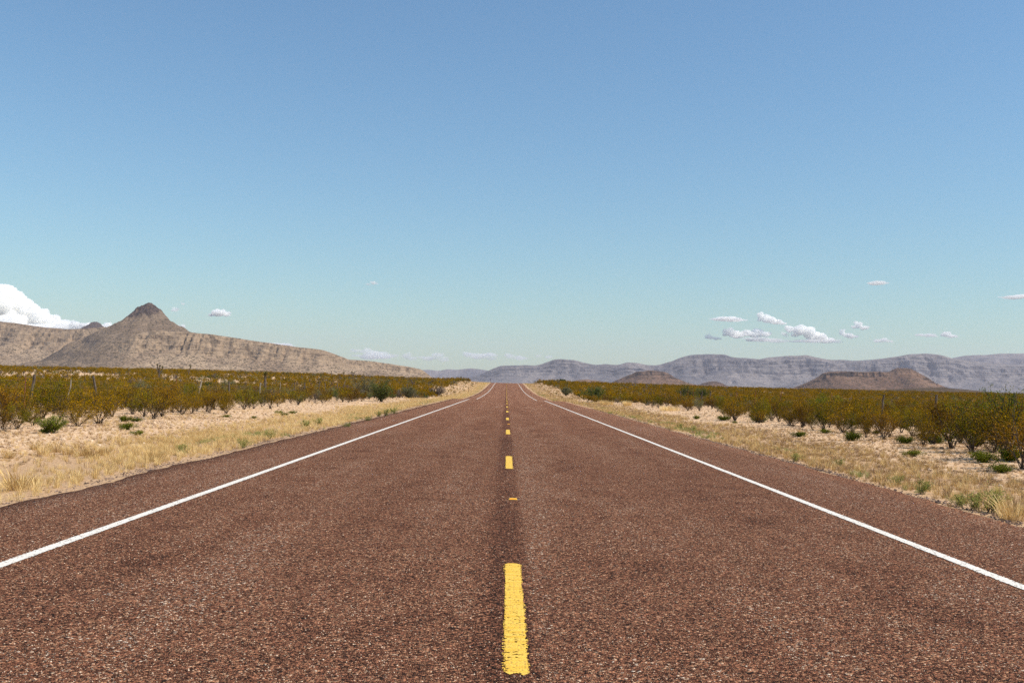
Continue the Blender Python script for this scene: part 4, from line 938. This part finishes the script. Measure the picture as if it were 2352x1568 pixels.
# ------------------------------------------------------------------ stones
def stone(seed, mat):
    bm = bmesh.new(); bmesh.ops.create_icosphere(bm, subdivisions=1, radius=.5); r = np.random.default_rng(seed)
    for v in bm.verts: v.co *= r.uniform(.7, 1.15); v.co.z *= .6
    me_ = bpy.data.meshes.new('stone'); bm.to_mesh(me_); bm.free(); me_.materials.append(MATS[mat])
    a = me_.attributes.new('tint', 'FLOAT', 'FACE'); a.data.foreach_set('value', r.uniform(.3, .7, len(me_.polygons)).astype(np.float32)); return me_
for side, nm in ((-1, 'left'), (1, 'right')):
    X = []; Y = []
    for y0, y1, x0, x1, dn in ((8, 45, 8.0, 15, 42), (45, 95, 8.5, 14.5, 18), (95, 300, 9, 22, 1.0)):
        n = int((y1-y0)*(x1-x0)*dn); X.append(rng.uniform(x0, x1, n)); Y.append(rng.uniform(y0, y1, n))
    X = np.concatenate(X)*side; Y = np.concatenate(Y); n = len(X)
    k = rng.uniform(size=n) < np.clip(.5+.8*fbm(X/2, Y/2, 81, 3), .1, 1); X = X[k]; Y = Y[k]; n = len(X)
    sc = np.clip(rng.lognormal(-3.15, .5, n), .015, .16)*(1+.5*sstep(45, 120, Y))
    scatter('gravel', np.stack([X, Y, H(X, Y)+sc*.1], 1), rng.uniform(0, 6.28, n), sc, rng.integers(0, 4, n), [stone(900+i, 'stone') for i in range(4)],
            'pale stones strewn over the %s gravel verge' % nm)
Y = np.concatenate([rng.uniform(3, 30, 9000), rng.uniform(30, 70, 6000)]); n = len(Y); side = rng.choice([-1, 1], n)
X = np.where(side < 0, -5.32, 5.52)+side*np.abs(rng.normal(0, .14, n))+.12*fbm(Y/1.4, Y*0, 21, 3); sc = np.clip(rng.lognormal(-4.1, .45, n), .008, .06)
scatter('gravel', np.stack([X, Y, H(X, Y)+.004], 1), rng.uniform(0, 6.28, n), sc, rng.integers(0, 3, n), [stone(930+i, 'chipstone') for i in range(3)], 'loose dark road chips along both crumbling pavement edges')

# the coarsest chips of the seal coat near the viewer, half sunk in the binder
MATS['chips'] = leaf_mat('seal_coat_chip', [(0, (.02, .012, .010)), (.3, (.075, .034, .022)), (.55, (.18, .078, .046)), (.78, (.31, .145, .080)), (.92, (.48, .28, .16)), (1, (.70, .56, .42))], trans=0, objvar=1.0, rough=.85, spec=.08)
n = 420000
Y = 4.2+26*rng.uniform(size=n)**1.7; X = rng.uniform(-5.1, 5.3, n)
k = (np.abs(X) < .53*Y+.4) & (rng.uniform(size=n) < np.clip(.62+.7*fbm(X/.5, Y/.8, 95, 4), .12, 1))
k &= ~((np.abs(np.abs(X)-3.66) < .068) | ((np.abs(X) < .07) & (((Y-4.98) % 12.19) < 3.1)))
X = X[k]; Y = Y[k]; n = len(X); sc = np.clip(rng.lognormal(-4.82, .30, n), .004, .017)
scatter('gravel', np.stack([X, Y, P(Y)+sc*.02], 1), rng.uniform(0, 6.28, n), sc, rng.integers(0, 5, n), [stone(960+i, 'chips') for i in range(5)], 'reddish stone chips bedded in the near road surface')
